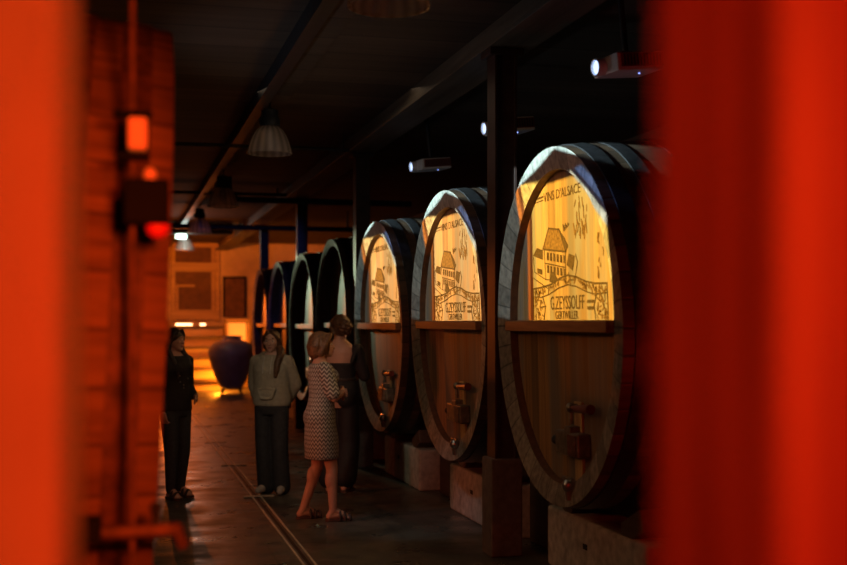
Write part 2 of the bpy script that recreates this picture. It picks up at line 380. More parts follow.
def make_label(root, xf):
    """dark lines of the projected slide, painted on the upper half of the head; u to the right, z absolute local (barrel base at .49 m)"""
    zb = .49
    def P(pts): return [(u, z - zb) for u, z in pts]
    lab_bm = B()
    x = xf - .001
    # scroll cartouche: arch band and mottled sides
    top = [(-.56, 1.945), (-.40, 1.95), (-.22, 1.965), (-.05, 2.0), (.08, 2.015), (.22, 2.0), (.38, 1.965), (.52, 1.95), (.70, 1.945)]
    low = [(-.56, 1.89), (-.40, 1.885), (-.26, 1.90), (-.07, 1.94), (.08, 1.955), (.22, 1.94), (.40, 1.90), (.52, 1.885), (.70, 1.89)]
    add_stroke_yz(lab_bm, P(top), .012, x); add_stroke_yz(lab_bm, P(low), .008, x)
    add_stroke_yz(lab_bm, P([(-.56, 1.945), (-.56, 1.72)]), .010, x); add_stroke_yz(lab_bm, P([(-.37, 1.88), (-.33, 1.82), (-.36, 1.72)]), .010, x)
    add_stroke_yz(lab_bm, P([(.54, 1.88), (.50, 1.82), (.53, 1.72)]), .010, x)
    add_stroke_yz(lab_bm, P([(.70, 1.945), (.71, 1.72)]), .010, x)
    lab = obj('painted_projection', lab_bm, M['slide_ink'], root)  # projected drawing put into thin dark shapes on the wood
    lab['label'] = 'dark brown painted copy of the projected wine label with house, scroll and lettering'
    rnd = random.Random(3)
    bm = B()
    for i in range(120):      # mottled foliage of the scroll
        if rnd.random() < .55:
            u = rnd.uniform(-.55, -.37) if rnd.random() < .55 else rnd.uniform(.55, .69); z = rnd.uniform(1.72, 1.93)
        else:
            k = rnd.uniform(0, len(top) - 1.01); i0 = int(k); f = k - i0
            u = top[i0][0] * (1 - f) + top[i0 + 1][0] * f
            z = (top[i0][1] * (1 - f) + top[i0 + 1][1] * f) - rnd.uniform(.012, .05)
        a = rnd.uniform(0, PI); l = rnd.uniform(.01, .026)
        add_stroke_yz(bm, P([(u - l * math.cos(a), z - l * math.sin(a)), (u + l * math.cos(a), z + l * math.sin(a))]), rnd.uniform(.006, .014), x, .0025)
    obj('scroll_ornament', bm, M['slide_ink_mid'], lab)
    # the house
    bm = B()
    add_poly_yz(bm, P([(-.24, 2.335), (-.05, 2.315), (.06, 2.165), (-.35, 2.205)]), x)
    hr = obj('house_roof', bm, M['slide_ink_mid'], lab)
    bm = B()
    add_stroke_yz(bm, P([(-.24, 2.335), (-.05, 2.315), (.06, 2.165), (-.35, 2.205), (-.24, 2.335)]), .012, x, .003)
    add_poly_yz(bm, P([(.06, 2.165), (-.05, 2.315), (.03, 2.26), (.10, 2.20)]), x)
    add_stroke_yz(bm, P([(-.33, 2.20), (-.31, 2.0), (.05, 1.985), (.05, 2.165)]), .006, x)
    for r, z0 in enumerate((2.10, 2.015)):
        for k in range(6):
            u = -.28 + k * .06 - r * .0; z = z0 + .03 - k * .007
            add_poly_yz(bm, P([(u, z), (u + .028, z - .004), (u + .028, z + .046), (u, z + .05)]), x, .003)
    add_stroke_yz(bm, P([(-.32, 2.11), (.05, 2.065)]), .008, x)
    add_poly_yz(bm, P([(-.55, 2.17), (-.47, 2.22), (-.36, 2.20), (-.36, 2.135)]), x)          # left wing roof
    add_stroke_yz(bm, P([(-.54, 2.16), (-.53, 2.06), (-.31, 2.0)]), .006, x)
    add_poly_yz(bm, P([(.07, 2.08), (.11, 2.15), (.21, 2.13), (.17, 2.04)]), x)               # right wing roof
    add_stroke_yz(bm, P([(.10, 2.03), (.11, 1.985), (.2, 1.98), (.22, 2.02), (.25, 2.09), (.22, 2.14)]), .007, x)
    add_poly_yz(bm, P([(-.47, 2.085), (-.38, 2.07), (-.38, 2.035), (-.47, 2.05)]), x)
    add_poly_yz(bm, P([(-.22, 2.05), (-.16, 2.045), (-.10, 2.0), (-.14, 1.965), (-.24, 1.985)]), x)
    for k in range(4):
        u = -.55 + k * .07; add_stroke_yz(bm, P([(u, 2.02 - k * .02), (u + .06, 2.0 - k * .02)]), .006, x)
    for k in range(5):
        u = -.02 + .02 * k; add_stroke_yz(bm, P([(u + .04, 2.34 - .012 * (k % 2)), (u + .055, 2.30 + .008 * k)]), .012, x)
    obj('house_drawing', bm, M['slide_ink'], lab)
    # sketch of drapery and leaves, upper right
    bm = B()
    for k in range(26):
        u = rnd.uniform(.18, .42); z = rnd.uniform(2.30, 2.54) - (u - .18) * .35
        add_stroke_yz(bm, P([(u, z), (u + rnd.uniform(-.02, .03), z - rnd.uniform(.03, .08))]), rnd.uniform(.006, .014), x)
    for k in range(14):
        u = rnd.uniform(.56, .66); z = rnd.uniform(2.0, 2.25)
        add_stroke_yz(bm, P([(u, z), (u + rnd.uniform(-.02, .02), z - rnd.uniform(.02, .05))]), .008, x)
    obj('drapery_drawing', bm, M['slide_ink_mid'], lab)
    bm = B()
    add_stroke_yz(bm, P([(-.52, 2.548), (-.33, 2.553)]), .012, x); add_stroke_yz(bm, P([(-.50, 2.525), (-.33, 2.53)]), .006, x)
    add_stroke_yz(bm, P([(-.42, 1.818), (-.32, 1.822)]), .009, x)
    for k, w in ((0, .11), (1, .09)):
        for j in range(5):
            add_stroke_yz(bm, P([(.40 + j * .022, 1.845 - k * .04), (.412 + j * .022, 1.842 - k * .04)]), .018, x)
    obj('label_rule', bm, M['slide_ink'], lab)
    R = Matrix(((0, 0, -1, 0), (-1, 0, 0, 0), (0, 1, 0, 0), (0, 0, 0, 1)))   # text x -> -y, text y -> z, face towards -x
    for body, size, xs, u, z in (("VINS D'ALSACE", .088, 1.08, .0, 2.515), ("G.ZEYSSOLFF", .125, .80, .06, 1.80), ("GERTWILLER", .075, .9, .05, 1.738)):
        me = text_mesh(body, size, xs)
        me.transform(Matrix.Translation((x - .001, -u, z - zb)) @ R)
        o = link_mesh('lettering', me, M['slide_ink'], lab)
    return lab

def make_barrel(head_mat, recess, thick, slide_lines, stave='stave', rust=False, fittings=True, rim='endgrain'):
    root = empty('wine_barrel', (0, 0, 0))
    # staves
    bm = B(); rs = []
    n = 18
    for i in range(n + 1):
        x = LEN * i / n; rs.append(ring(bm, x, kprof(x)))
    skin_rings(bm, rs, cap1=True)
    bo = smoothmesh(obj('staves', bm, M[stave], root))
    ty, tz = thick; k_in = 1 - ty / A
    def ring2(bm, x, f, d=0.0):
        return [bm.verts.new((x, (A - ty * f - d) * math.cos(2 * PI * i / NS), ZC + (BZ - tz * f - d) * math.sin(2 * PI * i / NS))) for i in range(NS)]
    xe = min(.03, recess * .4)
    bm = B(); skin_rings(bm, [ring2(bm, 0, 0), ring2(bm, .006, .4), ring2(bm, xe, 1)])
    smoothmesh(obj('chime', bm, M[rim] if stave == 'stave' else M[stave], root))
    bm = B(); skin_rings(bm, [ring2(bm, xe, 1), ring2(bm, recess + .01, 1, .006)])
    smoothmesh(obj('inner_rim', bm, M['inner'], root))
    bm = B(); r0 = ring2(bm, recess, 1, .003); bm.faces.new(r0)
    obj('head', bm, head_mat, root)
    # iron hoops
    for x0, w in ((.07, .10), (.26, .09), (.56, .09), (1.6, .09), (1.95, .09), (2.15, .10)):
        bm = B(); a, b_ = kprof(x0), kprof(x0 + w)
        skin_rings(bm, [ring(bm, x0, a, -.005), ring(bm, x0, a, .008), ring(bm, x0 + w, b_, .008), ring(bm, x0 + w, b_, -.005)])
        if rust:
            for j in range(14):
                an = PI + .9 - j * .13
                p = Vector((x0 + w * .5, -math.cos(an - PI) * 0, 0))
                yy, zz = (A * a + .01) * math.cos(an), ZC + (BZ * a + .01) * math.sin(an)
                add_ball(bm, (x0 + w * .5, yy, zz), .018, seg=8)
        smoothmesh(obj('hoop', bm, M['rust'] if rust else M['iron'], root))
    # crossbar at mid height
    ww = A * k_in * .995
    obj('crossbar', box((recess - .05, 0, ZC + .003), (.10, ww * 2 - .02, .075), bevel=.008), M['crossbar'], root)
    if fittings:
        fy = -.24
        obj('door_board', box((recess - .010, fy - .01, .435), (.020, .12, .60), bevel=.004), M['board'], root)
        cb = B(); add_box(cb, (recess - .045, fy + .02, .475), (.09, .38, .15), bevel=.012)
        for k in range(5): add_box(cb, (recess - .09, fy - .03 - k * .028, .475), (.024, .013, .13), bevel=.003)
        add_box(cb, (recess - .05, fy, .56), (.08, .10, .05), bevel=.008)
        cl = obj('door_clamp', cb, M['brass'], root)
        kb = B(); add_cyl(kb, (recess - .05, fy + .20, .475), (recess - .05, fy + .28, .475), .022); add_ball(kb, (recess - .05, fy + .29, .475), .032)
        smoothmesh(obj('clamp_knob', kb, M['black'], cl))
        bm = B(); add_cyl(bm, (recess + .01, fy, .70), (recess - .06, fy, .70), .024); add_ball(bm, (recess - .06, fy, .70), .032); add_cyl(bm, (recess - .06, fy, .70), (recess - .06, fy, .60), .015)
        hv = smoothmesh(obj('valve', bm, M['brass'], root))
        bm = B(); add_cyl(bm, (recess - .07, fy - .10, .70), (recess - .07, fy - .34, .712), .024, .03); add_cyl(bm, (recess - .06, fy, .70), (recess - .07, fy - .11, .703), .011)
        smoothmesh(obj('valve_handle', bm, M['redpaint'], hv))
        bm = B(); add_cyl(bm, (recess + .01, fy - .01, .22), (recess - .08, fy - .01, .22), .028); add_ball(bm, (recess - .09, fy - .01, .22), .042)
        add_cyl(bm, (recess - .09, fy - .01, .22), (recess - .09, fy - .01, .13), .026, .02); add_cyl(bm, (recess - .09, fy + .07, .26), (recess - .09, fy - .09, .26), .013); add_cyl(bm, (recess - .09, fy - .01, .22), (recess - .09, fy - .01, .27), .014)
        smoothmesh(obj('tap', bm, M['steel'], root))
    if slide_lines: make_label(root, recess)
    return root

def children(o): return [c for c in C.objects if c.parent == o]
def copy_tree(o, parent=None):
    c = o.copy(); C.objects.link(c)
    if parent: c.parent = parent; c.matrix_parent_inverse = o.matrix_parent_inverse
    for ch in children(o): copy_tree(ch, c)
    return c

XF = 2.65
GB = 'large oval wine barrels along the right side of the aisle'
b1 = make_barrel(M['head1'], .085, (.19, .14), True)
b1.location = (XF + .045, 7.06, .49); b1.rotation_euler = (0, math.radians(-1.2), 0)
tag(b1, 'largest oval barrel with a bright yellow projected label, nearest to the reddish brown post foot', 'barrel', GB)
b2 = copy_tree(b1); b2.location = (XF + .045, 9.62, .49); b2.scale = (1, 1.06, 1)
tag(b2, 'oval barrel with projected label standing between two lit barrels, behind the brown post', 'barrel', GB)
b3 = copy_tree(b1); b3.location = (XF + .045, 12.36, .49); b3.scale = (1, 1.09, .985)
tag(b3, 'oval barrel with the smallest lit label, beside the woman in black backless clothes', 'barrel', GB)
for b in (b2, b3):
    for c in children(b):
        if c.name.startswith('head'):
            c.material_slots[0].link = 'OBJECT'; c.material_slots[0].material = M['head2']
f1 = make_barrel(M['head3'], .17, (.09, .09), False, rim='endgrain_pale')
far = [(15.12, 1.04, .985, 'tall unlabelled oval barrel with pale green head right above the bun-haired woman'),
       (17.70, 1.09, .965, 'unlabelled oval barrel with bright rim behind the short-haired woman in the dress'),
       (20.45, 1.09, .97, 'unlabelled oval barrel with pinkish head beside the blue post, behind the hoodie person'),
       (23.15, 1.09, .965, 'last oval barrel at the far end, beside the big clay jar')]
for i, (y, sy, sz, lb) in enumerate(far):
    o = f1 if i == 0 else copy_tree(f1)
    o.location = (XF, y, .49); o.scale = (1, sy, sz); tag(o, lb, 'barrel', GB)
# left row barrel, seen from its flank
lb = make_barrel(M['head2'], .085, (.12, .12), False, stave='stave_red', rust=True)
lb.location = (.083, 4.72, .49); lb.rotation_euler = (0, math.radians(-2.6), PI)
tag(lb, 'blurred red-lit barrel at the left edge seen from its side, with black boxes in front', 'barrel')

# plinths
def plinth(y, label, x=XF, sgn=1):
    r = empty('barrel_plinth', (x, y, 0)); tag(r, label, 'plinth', 'stone plinths under the barrels')
    for k, (dx, w) in enumerate(((.47, .34), (1.85, .34))):
        obj('stone_block', box((sgn * dx, .02, .21), (w, 1.62, .42), bevel=.02), M['stone'], r)
        for q in (-1, 1): obj('wedge', box((sgn * dx, q * .55, .49), (w - .04, .30, .14), rot=(q * .42, 0, 0), bevel=.01), M['sleeper'], r)
        obj('bolt_hole', box((sgn * (dx - w / 2 - .001), .12, .25), (.01, .06, .035)), M['slot'], r)
    return r
plinth(7.06, 'pale stone plinth under the nearest lit barrel, at the bottom of the picture')
plinth(9.62, 'pale stone plinth under the middle lit barrel, beside the brown post base')
plinth(12.36, 'grey stone plinth under the third lit barrel, beyond the sandalled woman')
for (y, sy, sz, l_) in far:
    plinth(y, 'dim stone plinth under ' + {15.12: 'the tall barrel behind the bun-haired woman', 17.70: 'the barrel with bright rim, hidden by people', 20.45: 'the pinkish barrel by the blue post', 23.15: 'the last barrel near the clay jar'}[y])
plinth(4.72, 'stone plinth under the blurred red barrel at the left edge', .15, -1)
# oak sleeper between first and second barrel stands
for y, lbx in ((8.34, 'dark timber baulk lying between the two nearest barrels'), (11.0, 'dark timber baulk lying between the second and third barrel')):
    tag(obj('timber_baulk', box((3.75, y, .27), (1.3, .70, .52), bevel=.015), M['sleeper']), lbx, 'timber', 'dark timber baulks between barrels')

# ------------------------------------------------------------------ posts
GP = 'posts carrying the long ceiling beam'
def make_post():
    r = empty('support_post', (0, 0, 0))
    obj('shaft', add_box(add_box(add_box(B(), (0, 0, 2.21), (.13, .16, 3.02)), (-.075, 0, 2.21), (.02, .19, 3.02), bevel=.003), (.075, 0, 2.21), (.02, .19, 3.02), bevel=.003), M['post'], r)
    obj('foot_block', box((0, 0, .36), (.24, .24, .72), bevel=.012), M['post_base'], r)
    obj('capital', box((0, 0, 3.70), (.26, .24, .05), bevel=.006), M['post'], r)
    return r
p0 = make_post()
for i, (y, lbx) in enumerate(((8.29, 'reddish brown iron post with concrete foot between the two nearest lit barrels'),
                              (13.78, 'dark iron post rising behind the third lit barrel'),
                              (19.07, 'blue-lit iron post rising between the unlabelled far barrels'),
                              (24.6, 'blue-lit iron post farthest away beside the last barrel'))):
    o = p0 if i == 0 else copy_tree(p0)
    o.location = ((2.745, 2.80, 2.88, 2.93)[i], y, 0); tag(o, lbx, 'post', GP)

# ------------------------------------------------------------------ pendant lamps
GL = 'bell shaped pendant lamps over the aisle'
def make_lamp():
    r = empty('pendant_lamp', (0, 0, 0))     # origin at the rim height
    prof = [(.222, 0), (.218, .04), (.20, .10), (.172, .17), (.135, .23), (.10, .262), (.085, .27)]
    bm = B(); add_lathe(bm, prof, 48, close=False)
    sh = smoothmesh(obj('reflector', bm, M['lampglass'], r), 80)
    bm = B(); add_lathe(bm, [(.226, -.006), (.226, .012), (.214, .012), (.214, -.006), (.226, -.006)], 48, close=False)
    smoothmesh(obj('reflector_rim', bm, M['lampglass'], r))
    bm = B(); add_lathe(bm, [(.05, .25), (.105, .27), (.105, .34), (.085, .37), (.085, .43), (.04, .45)], 32)
    smoothmesh(obj('ballast_housing', bm, M['black'], r))
    bm = B(); add_cyl(bm, (0, 0, .45), (0, 0, .52), .012); add_lathe(bm, [(.03, .505), (.03, .52)], 16)
    smoothmesh(obj('hook', bm, M['pipe'], r))
    bm = B(); add_lathe(bm, [(.02, .25), (.045, .2), (.05, .13), (.03, .07), (.005, .055)], 24)
    smoothmesh(obj('bulb', bm, M['white_plastic'], r))
    return r
l0 = make_lamp()
for i, (y, z, lbx) in enumerate(((6.25, 3.41, 'clear bell pendant lamp cut off by the top edge of the picture'),
                                 (11.8, 3.41, 'clear ribbed bell pendant lamp hanging second in the row, largest one fully visible'),
                                 (17.3, 3.40, 'bell pendant lamp hanging third in the row before the bent pipe'),
                                 (22.4, 3.40, 'small bell pendant lamp hanging fourth in the row before the black duct'),
                                 (27.6, 3.38, 'pale glowing bell pendant lamp farthest away beside the lit sign'))):
    o = l0 if i == 0 else copy_tree(l0)
    o.location = (1.46 if i else 1.42, y, z + (0 if i else .03)); tag(o, lbx, 'lamp', GL)
    if z < 3.40 or z == 3.38:
        pass

# ------------------------------------------------------------------ projectors on the right
GPJ = 'white projectors hanging above the right barrels'
def make_projector():
    r = empty('projector', (0, 0, 0))       # origin at the lens centre, body towards +x
    bm = B()
    add_box(bm, (.19, -.03, .005), (.34, .30, .115), bevel=.008)
    ob = obj('housing', bm, M['white_plastic'], r)
    bm = B(); add_box(bm, (.20, -.1805, .012), (.31, .006, .085)); 
    vt = obj('vent_panel', bm, M['vent'], r)
    bm = B()
    for k in range(12): add_box(bm, (.07 + k * .024, -.185, .012), (.008, .006, .07))
    obj('vent_slats', bm, M['black'], vt)
    bm = B(); add_lathe(bm, [(.052, 0), (.056, .0), (.056, .07), (.048, .07), (.046, .01)], 28, close=False)
    o = smoothmesh(obj('lens_barrel', bm, M['white_plastic'], r)); o.rotation_euler = (0, -PI / 2, 0); o.location = (.03, 0, 0)
    bm = B(); add_lathe(bm, [(.0005, .012), (.02, .010), (.038, .004), (.046, -.004), (.046, -.01)], 28)
    ln = smoothmesh(obj('lens', bm, M['lens'], r)); ln.rotation_euler = (0, -PI / 2, 0); ln.location = (-.022, 0, 0)
    bm = B(); add_lathe(bm, [(.006, -.002), (.006, .002)], 10, c=(.25, -.06, -.056))
    obj('status_light', bm, M['led'], r)
    bm = B(); add_box(bm, (.2, 0, .075), (.16, .16, .02), bevel=.003); add_cyl(bm, (.2, 0, .08), (.2, 0, .52), .02); add_box(bm, (.2, 0, .535), (.14, .14, .02))
    obj('ceiling_mount', bm, M['black'], r)
    return r
pj = make_projector()
for i, (x, y, z, lbx) in enumerate(((2.99, 7.03, 3.355, 'white projector with glowing lens above the nearest lit barrel, partly hidden by the red timber'),
                                    (3.05, 9.6, 3.375, 'white projector with glowing lens half hidden behind the brown post'),
                                    (3.09, 12.35, 3.40, 'small white projector above the third lit barrel, farthest of the glowing ones'))):
    o = pj if i == 0 else copy_tree(pj)
    o.location = (x, y, z); o.rotation_euler = (0, math.radians(-6), math.radians(8)); tag(o, lbx, 'projector', GPJ)

# ------------------------------------------------------------------ far end: window, stairs, jar, cabinet
wn = empty('window_1', (2.05, 33.5, 1.75)); wn['kind'] = 'structure'
bm = B()
W0, W1, H0, H1 = -.60, .62, -.02, 2.12
for (x, z, w, h) in ((W0, 1.05, .12, 2.14), (W1, 1.05, .12, 2.14), (.01, H1, 1.34, .12), (.01, 1.50, 1.34, .26), (.01, .17, 1.34, .28)):
    add_box(bm, (x, -.05 if w < .5 else -.056, z), (w, .14, h), bevel=.008)
add_box(bm, (-.27, -.06, .98), (.52, .10, .06), bevel=.006); add_box(bm, (-.49, -.055, .62), (.07, .10, .64), bevel=.006)
obj('window_frame', bm, M['board_end'], wn)
obj('window_pane', box((.0, -.03, 1.84), (1.15, .04, .5)), M['dark_pane'], wn)
obj('window_pane', box((.0, -.03, .82), (1.15, .04, 1.15)), M['dark_pane'], wn)
bm = B(); add_box(bm, (2.55, 33.47, 2.85), (.09, .06, 2.15))
obj('trim_4', bm, M['board_end'])['kind'] = 'structure'
st = empty('staircase', (1.66, 31.0, 0)); tag(st, 'low wooden staircase glowing orange at the far end of the aisle, behind the clay jar', 'stairs')
for k in range(6):
    z1 = .27 * (k + 1); yd = -.9 + .33 * k
    obj('step', box((0, yd + .9, z1 / 2 - .02), (2.0, 1.8 - .33 * k * .0, z1 - .04)) if k == 0 else box((0, yd + (1.9 - yd) / 2, .27 * k + .115), (2.0, 1.9 - yd, .23)), M['board_end'], st)
    obj('tread', box((0, yd + .13, z1 - .03), (2.06, .46, .06), bevel=.008), M['sleeper'], st)  # dark wood carries the shade lines under the nosings
ls = empty('strip_light', (1.62, 30.95, 1.625)); tag(ls, 'bright warm strip light lying on the top stair edge', 'light')
obj('light_tube', box((0, 0, .03), (.42, .05, .05), bevel=.01), M['strip'], ls); obj('light_base', box((0, 0, 0), (.46, .06, .012)), M['white_plastic'], ls)
ls2 = empty('strip_light', (2.1, 30.95, 1.625)); tag(ls2, 'short warm light lying on the top stair edge, nearer the clay jar', 'light')
obj('light_tube', box((0, 0, .03), (.14, .05, .05), bevel=.01), M['strip'], ls2); obj('light_base', box((0, 0, 0), (.17, .06, .012)), M['white_plastic'], ls2)
for o in (ls, ls2): o.location.z = 1.626; o.location.y = 31.0
# hanging panel
hp = empty('hanging_panel', (3.05, 32.9, 1.9)); tag(hp, 'dark framed panel hung on the far wall beside the last barrel', 'panel')
obj('panel_board', box((.1, .55, .5), (.55, .05, 1.1)), M['dark_pane'], hp)
bm = B(); add_box(bm, (.1, .54, 1.07), (.65, .08, .06)); add_box(bm, (-.2, .545, .5), (.05, .08, 1.08)); add_box(bm, (.4, .545, .5), (.05, .08, 1.08))
obj('panel_frame', bm, M['black_box'], hp)
# lit cabinet
cb = empty('display_cabinet', (3.04, 31.6, 0)); tag(cb, 'glowing yellow display cabinet behind the clay jar at the far end', 'cabinet')
bm = B(); add_box(bm, (-.29, 0, .88), (.06, .5, 1.76)); add_box(bm, (.29, 0, .88), (.06, .5, 1.76)); add_box(bm, (0, 0, 1.76), (.64, .5, .06)); add_box(bm, (0, 0, .5), (.6, .5, .05)); add_box(bm, (0, .24, .88), (.6, .03, 1.72)); add_box(bm, (0, 0, .03), (.6, .5, .06))
obj('cabinet_body', bm, M['board_end'], cb)
obj('lit_back', box((0, .21, 1.12), (.5, .02, 1.15)), M['cabinet_glow'], cb)
# jar
jr = empty('clay_jar', (2.62, 28.6, 0)); tag(jr, 'big dark blue glazed clay jar on a low metal stand before the stairs', 'jar')
bm = B()
add_lathe(bm, [(.20, .13), (.27, .15), (.36, .32), (.46, .58), (.545, .86), (.56, 1.0), (.53, 1.12), (.44, 1.21), (.30, 1.27), (.24, 1.29), (.225, 1.33), (.25, 1.36), (.25, 1.39), (.20, 1.39), (.19, 1.3), (.2, 1.2)], 56)
smoothmesh(obj('jar_body', bm, M['jar'], jr))
for k in range(4):
    a = PI / 4 + k * PI / 2
    for q in (-.35, .35):
        pass
    bm = B(); add_ball(bm, (.24 * math.cos(a), .24 * math.sin(a), 1.30), (.045, .045, .07)); smoothmesh(obj('lug', bm, M['jar'], jr))
    bm = B(); add_cyl(bm, (.26 * math.cos(a), .26 * math.sin(a), .2), (.32 * math.cos(a), .32 * math.sin(a), 0), .018); smoothmesh(obj('stand_leg', bm, M['iron'], jr))
bm = B(); add_lathe(bm, [(.25, .10), (.29, .10), (.29, .125), (.25, .125), (.25, .10)], 40, close=False); obj('stand_ring', bm, M['iron'], jr)
# lit sign
sg = empty('emergency_sign', (1.35, 27.15, 3.70)); tag(sg, 'small lit white-green sign box hanging beside the farthest lamp', 'sign')
obj('sign_housing', box((0, .04, 0), (.26, .07, .20), bevel=.006), M['white_plastic'], sg)
obj('sign_face', box((0, 0, 0), (.23, .012, .17)), M['sign'], sg)
obj('sign_rod', add_cyl(B(), (0, .04, .1), (0, .04, .25), .01), M['black'], sg)

# ------------------------------------------------------------------ foreground
tp = empty('timber_post', (.535, .765, 0)); tag(tp, 'blurred red-lit rough timber post filling the right edge', 'post')
bm = B(); add_box(bm, (0, 0, 1.9), (.25, .20, 3.8), bevel=.012)
obj('post_shaft', bm, M['timber'], tp)
obj('post_shoe', box((0, 0, .06), (.31, .30, .12), bevel=.01), M['iron'], tp)
obj('post_bracket', box((0, 0, 3.87), (.34, .30, .14), bevel=.01), M['timber'], tp)
pl = empty('painted_pillar', (-.40, 1.45, 0)); tag(pl, 'blurred bright orange-red pillar filling the left edge', 'pillar')
obj('pillar_shaft', box((0, 0, HC / 2), (.70, .5, HC), bevel=.03), M['pillar'], pl)
obj('pillar_foot', box((0, 0, .12), (.76, .56, .24), bevel=.02), M['pillar'], pl)

# devices on the left barrel flank (a conduit pole carries them)
cp = empty('conduit_pole', (.035, 3.30, 0)); tag(cp, 'thin conduit pole in front of the blurred red barrel', 'pole')
bm = B(); add_cyl(bm, (0, 0, 0), (0, 0, HC), .009, seg=16); smoothmesh(obj('pole_tube', bm, M['rust'], cp))
obj('pole_foot', box((0, 0, .01), (.12, .12, .02), bevel=.003), M['iron'], cp)
ol = empty('signal_lamp', (.035, 3.25, 2.165)); tag(ol, 'small box with a glowing orange glass on the conduit pole, above the black box', 'lamp')
obj('lamp_glass', box((.012, -.03, .055), (.05, .05, .085), bevel=.008), M['orange_lamp'], ol)
obj('lamp_cap', box((.0, 0, .112), (.10, .07, .014), bevel=.003), M['black_box'], ol)
obj('lamp_holder', box((.0, 0, -.002), (.09, .07, .014), bevel=.003), M['black_box'], ol)
bx = empty('control_box', (.065, 3.236, 1.985)); tag(bx, 'black control box with a red lamp under it on the conduit pole', 'box')
obj('box_body', box((.005, 0, .055), (.118, .10, .12), bevel=.008), M['black_box'], bx)
bm = B(); add_ball(bm, (.035, 0, -.012), (.032, .032, .03)); smoothmesh(obj('red_lamp', bm, M['red_lamp'], bx))
bm = B(); add_ball(bm, (.015, 0, .128), (.017, .017, .022)); smoothmesh(obj('button', bm, M['orange_lamp'], bx))
# tap arm low on the pole
ta = empty('drain_tap', (.02, 3.244, 1.16)); tag(ta, 'blurred red-lit drain tap with lever sticking out in front of the left barrel', 'tap')
bm = B(); add_cyl(bm, (-.11, 0, .0), (.13, 0, 0), .018); add_cyl(bm, (.13, 0, 0), (.15, 0, -.05), .018, .016); add_ball(bm, (.13, 0, 0), .02)
smoothmesh(obj('tap_pipe', bm, M['rust'], ta))
bm = B(); add_cyl(bm, (.075, 0, 0), (.075, 0, .06), .012); add_ball(bm, (.075, 0, .06), .017)
smoothmesh(obj('tap_lever', bm, M['iron'], ta))
obj('tap_flange', box((-.10, 0, .01), (.07, .08, .065), bevel=.008), M['black_box'], ta)

# ------------------------------------------------------------------ people
M['skin'] = plain('skin', (.60, .36, .27), .5, noise=.06, nscale=12)
M['skin_red'] = plain('tanned_skin', (.55, .31, .22), .5, noise=.06, nscale=12)
M['hair_brown'] = plain('brown_hair', (.10, .050, .024), .45, noise=.5, nscale=40)
M['hair_light'] = plain('light_brown_hair', (.14, .065, .026), .5, noise=.5, nscale=40)
M['hair_dark'] = plain('dark_hair', (.035, .018, .012), .4, noise=.5, nscale=40)
M['black_cloth'] = plain('black_cloth', (.018, .016, .018), .8, noise=.3, nscale=30)
M['black_dress'] = plain('black_dress_cloth', (.014, .012, .014), .75, noise=.3, nscale=30)
M['jeans'] = plain('dark_denim', (.035, .045, .060), .8, noise=.3, nscale=60)
M['trousers'] = plain('dark_trousers', (.030, .030, .034), .8, noise=.3, nscale=30)
M['hoodie'] = plain('beige_fleece', (.36, .33, .25), .9, noise=.12, nscale=30)
M['cord'] = plain('pale_cord', (.50, .47, .40), .8)
M['leather'] = plain('dark_leather', (.035, .022, .018), .5, noise=.2)
M['sole'] = plain('brown_sole', (.09, .045, .03), .7, noise=.2)
M['shoe'] = plain('pale_shoe', (.45, .40, .36), .6, noise=.15)
M['eye'] = plain('eye_white', (.70, .66, .62), .3)
M['iris'] = plain('dark_iris', (.03, .02, .015), .2)
M['lip'] = plain('lips', (.42, .16, .13), .45)

def mat_dress():
    m, nt, b = new_mat('zigzag_print_cloth')
    b.inputs['Roughness'].default_value = .85
    L = nt.links.new
    tc = N(nt, 'ShaderNodeTexCoord'); sp = N(nt, 'ShaderNodeSeparateXYZ'); L(tc.outputs['Object'], sp.inputs[0])
    def mth(op, a, c=None):
        n = N(nt, 'ShaderNodeMath', operation=op)
        for i, v in enumerate((a, c)):
            if v is None: continue
            if isinstance(v, (int, float)): n.inputs[i].default_value = v
            else: L(v, n.inputs[i])
        return n.outputs[0]
    an = mth('ARCTAN2', sp.outputs[1], sp.outputs[0])
    u = mth('MULTIPLY', an, 34 / (2 * PI))
    tri = mth('PINGPONG', u, .5)
    v = mth('ADD', mth('DIVIDE', sp.outputs[2], .037), mth('MULTIPLY', tri, 1.5))
    f = mth('FRACT', v)
    r = N(nt, 'ShaderNodeValToRGB'); r.color_ramp.interpolation = 'CONSTANT'
    e = r.color_ramp.elements
    e[0].position = 0; e[0].color = (.50, .51, .47, 1)
    e[1].position = .45; e[1].color = (.045, .04, .045, 1)
    k = e.new(.68); k.color = (.28, .23, .20, 1)
    k = e.new(.80); k.color = (.05, .045, .05, 1)
    L(f, r.inputs['Fac']); L(r.outputs['Color'], b.inputs['Base Color'])
    return m
M['dress'] = mat_dress()

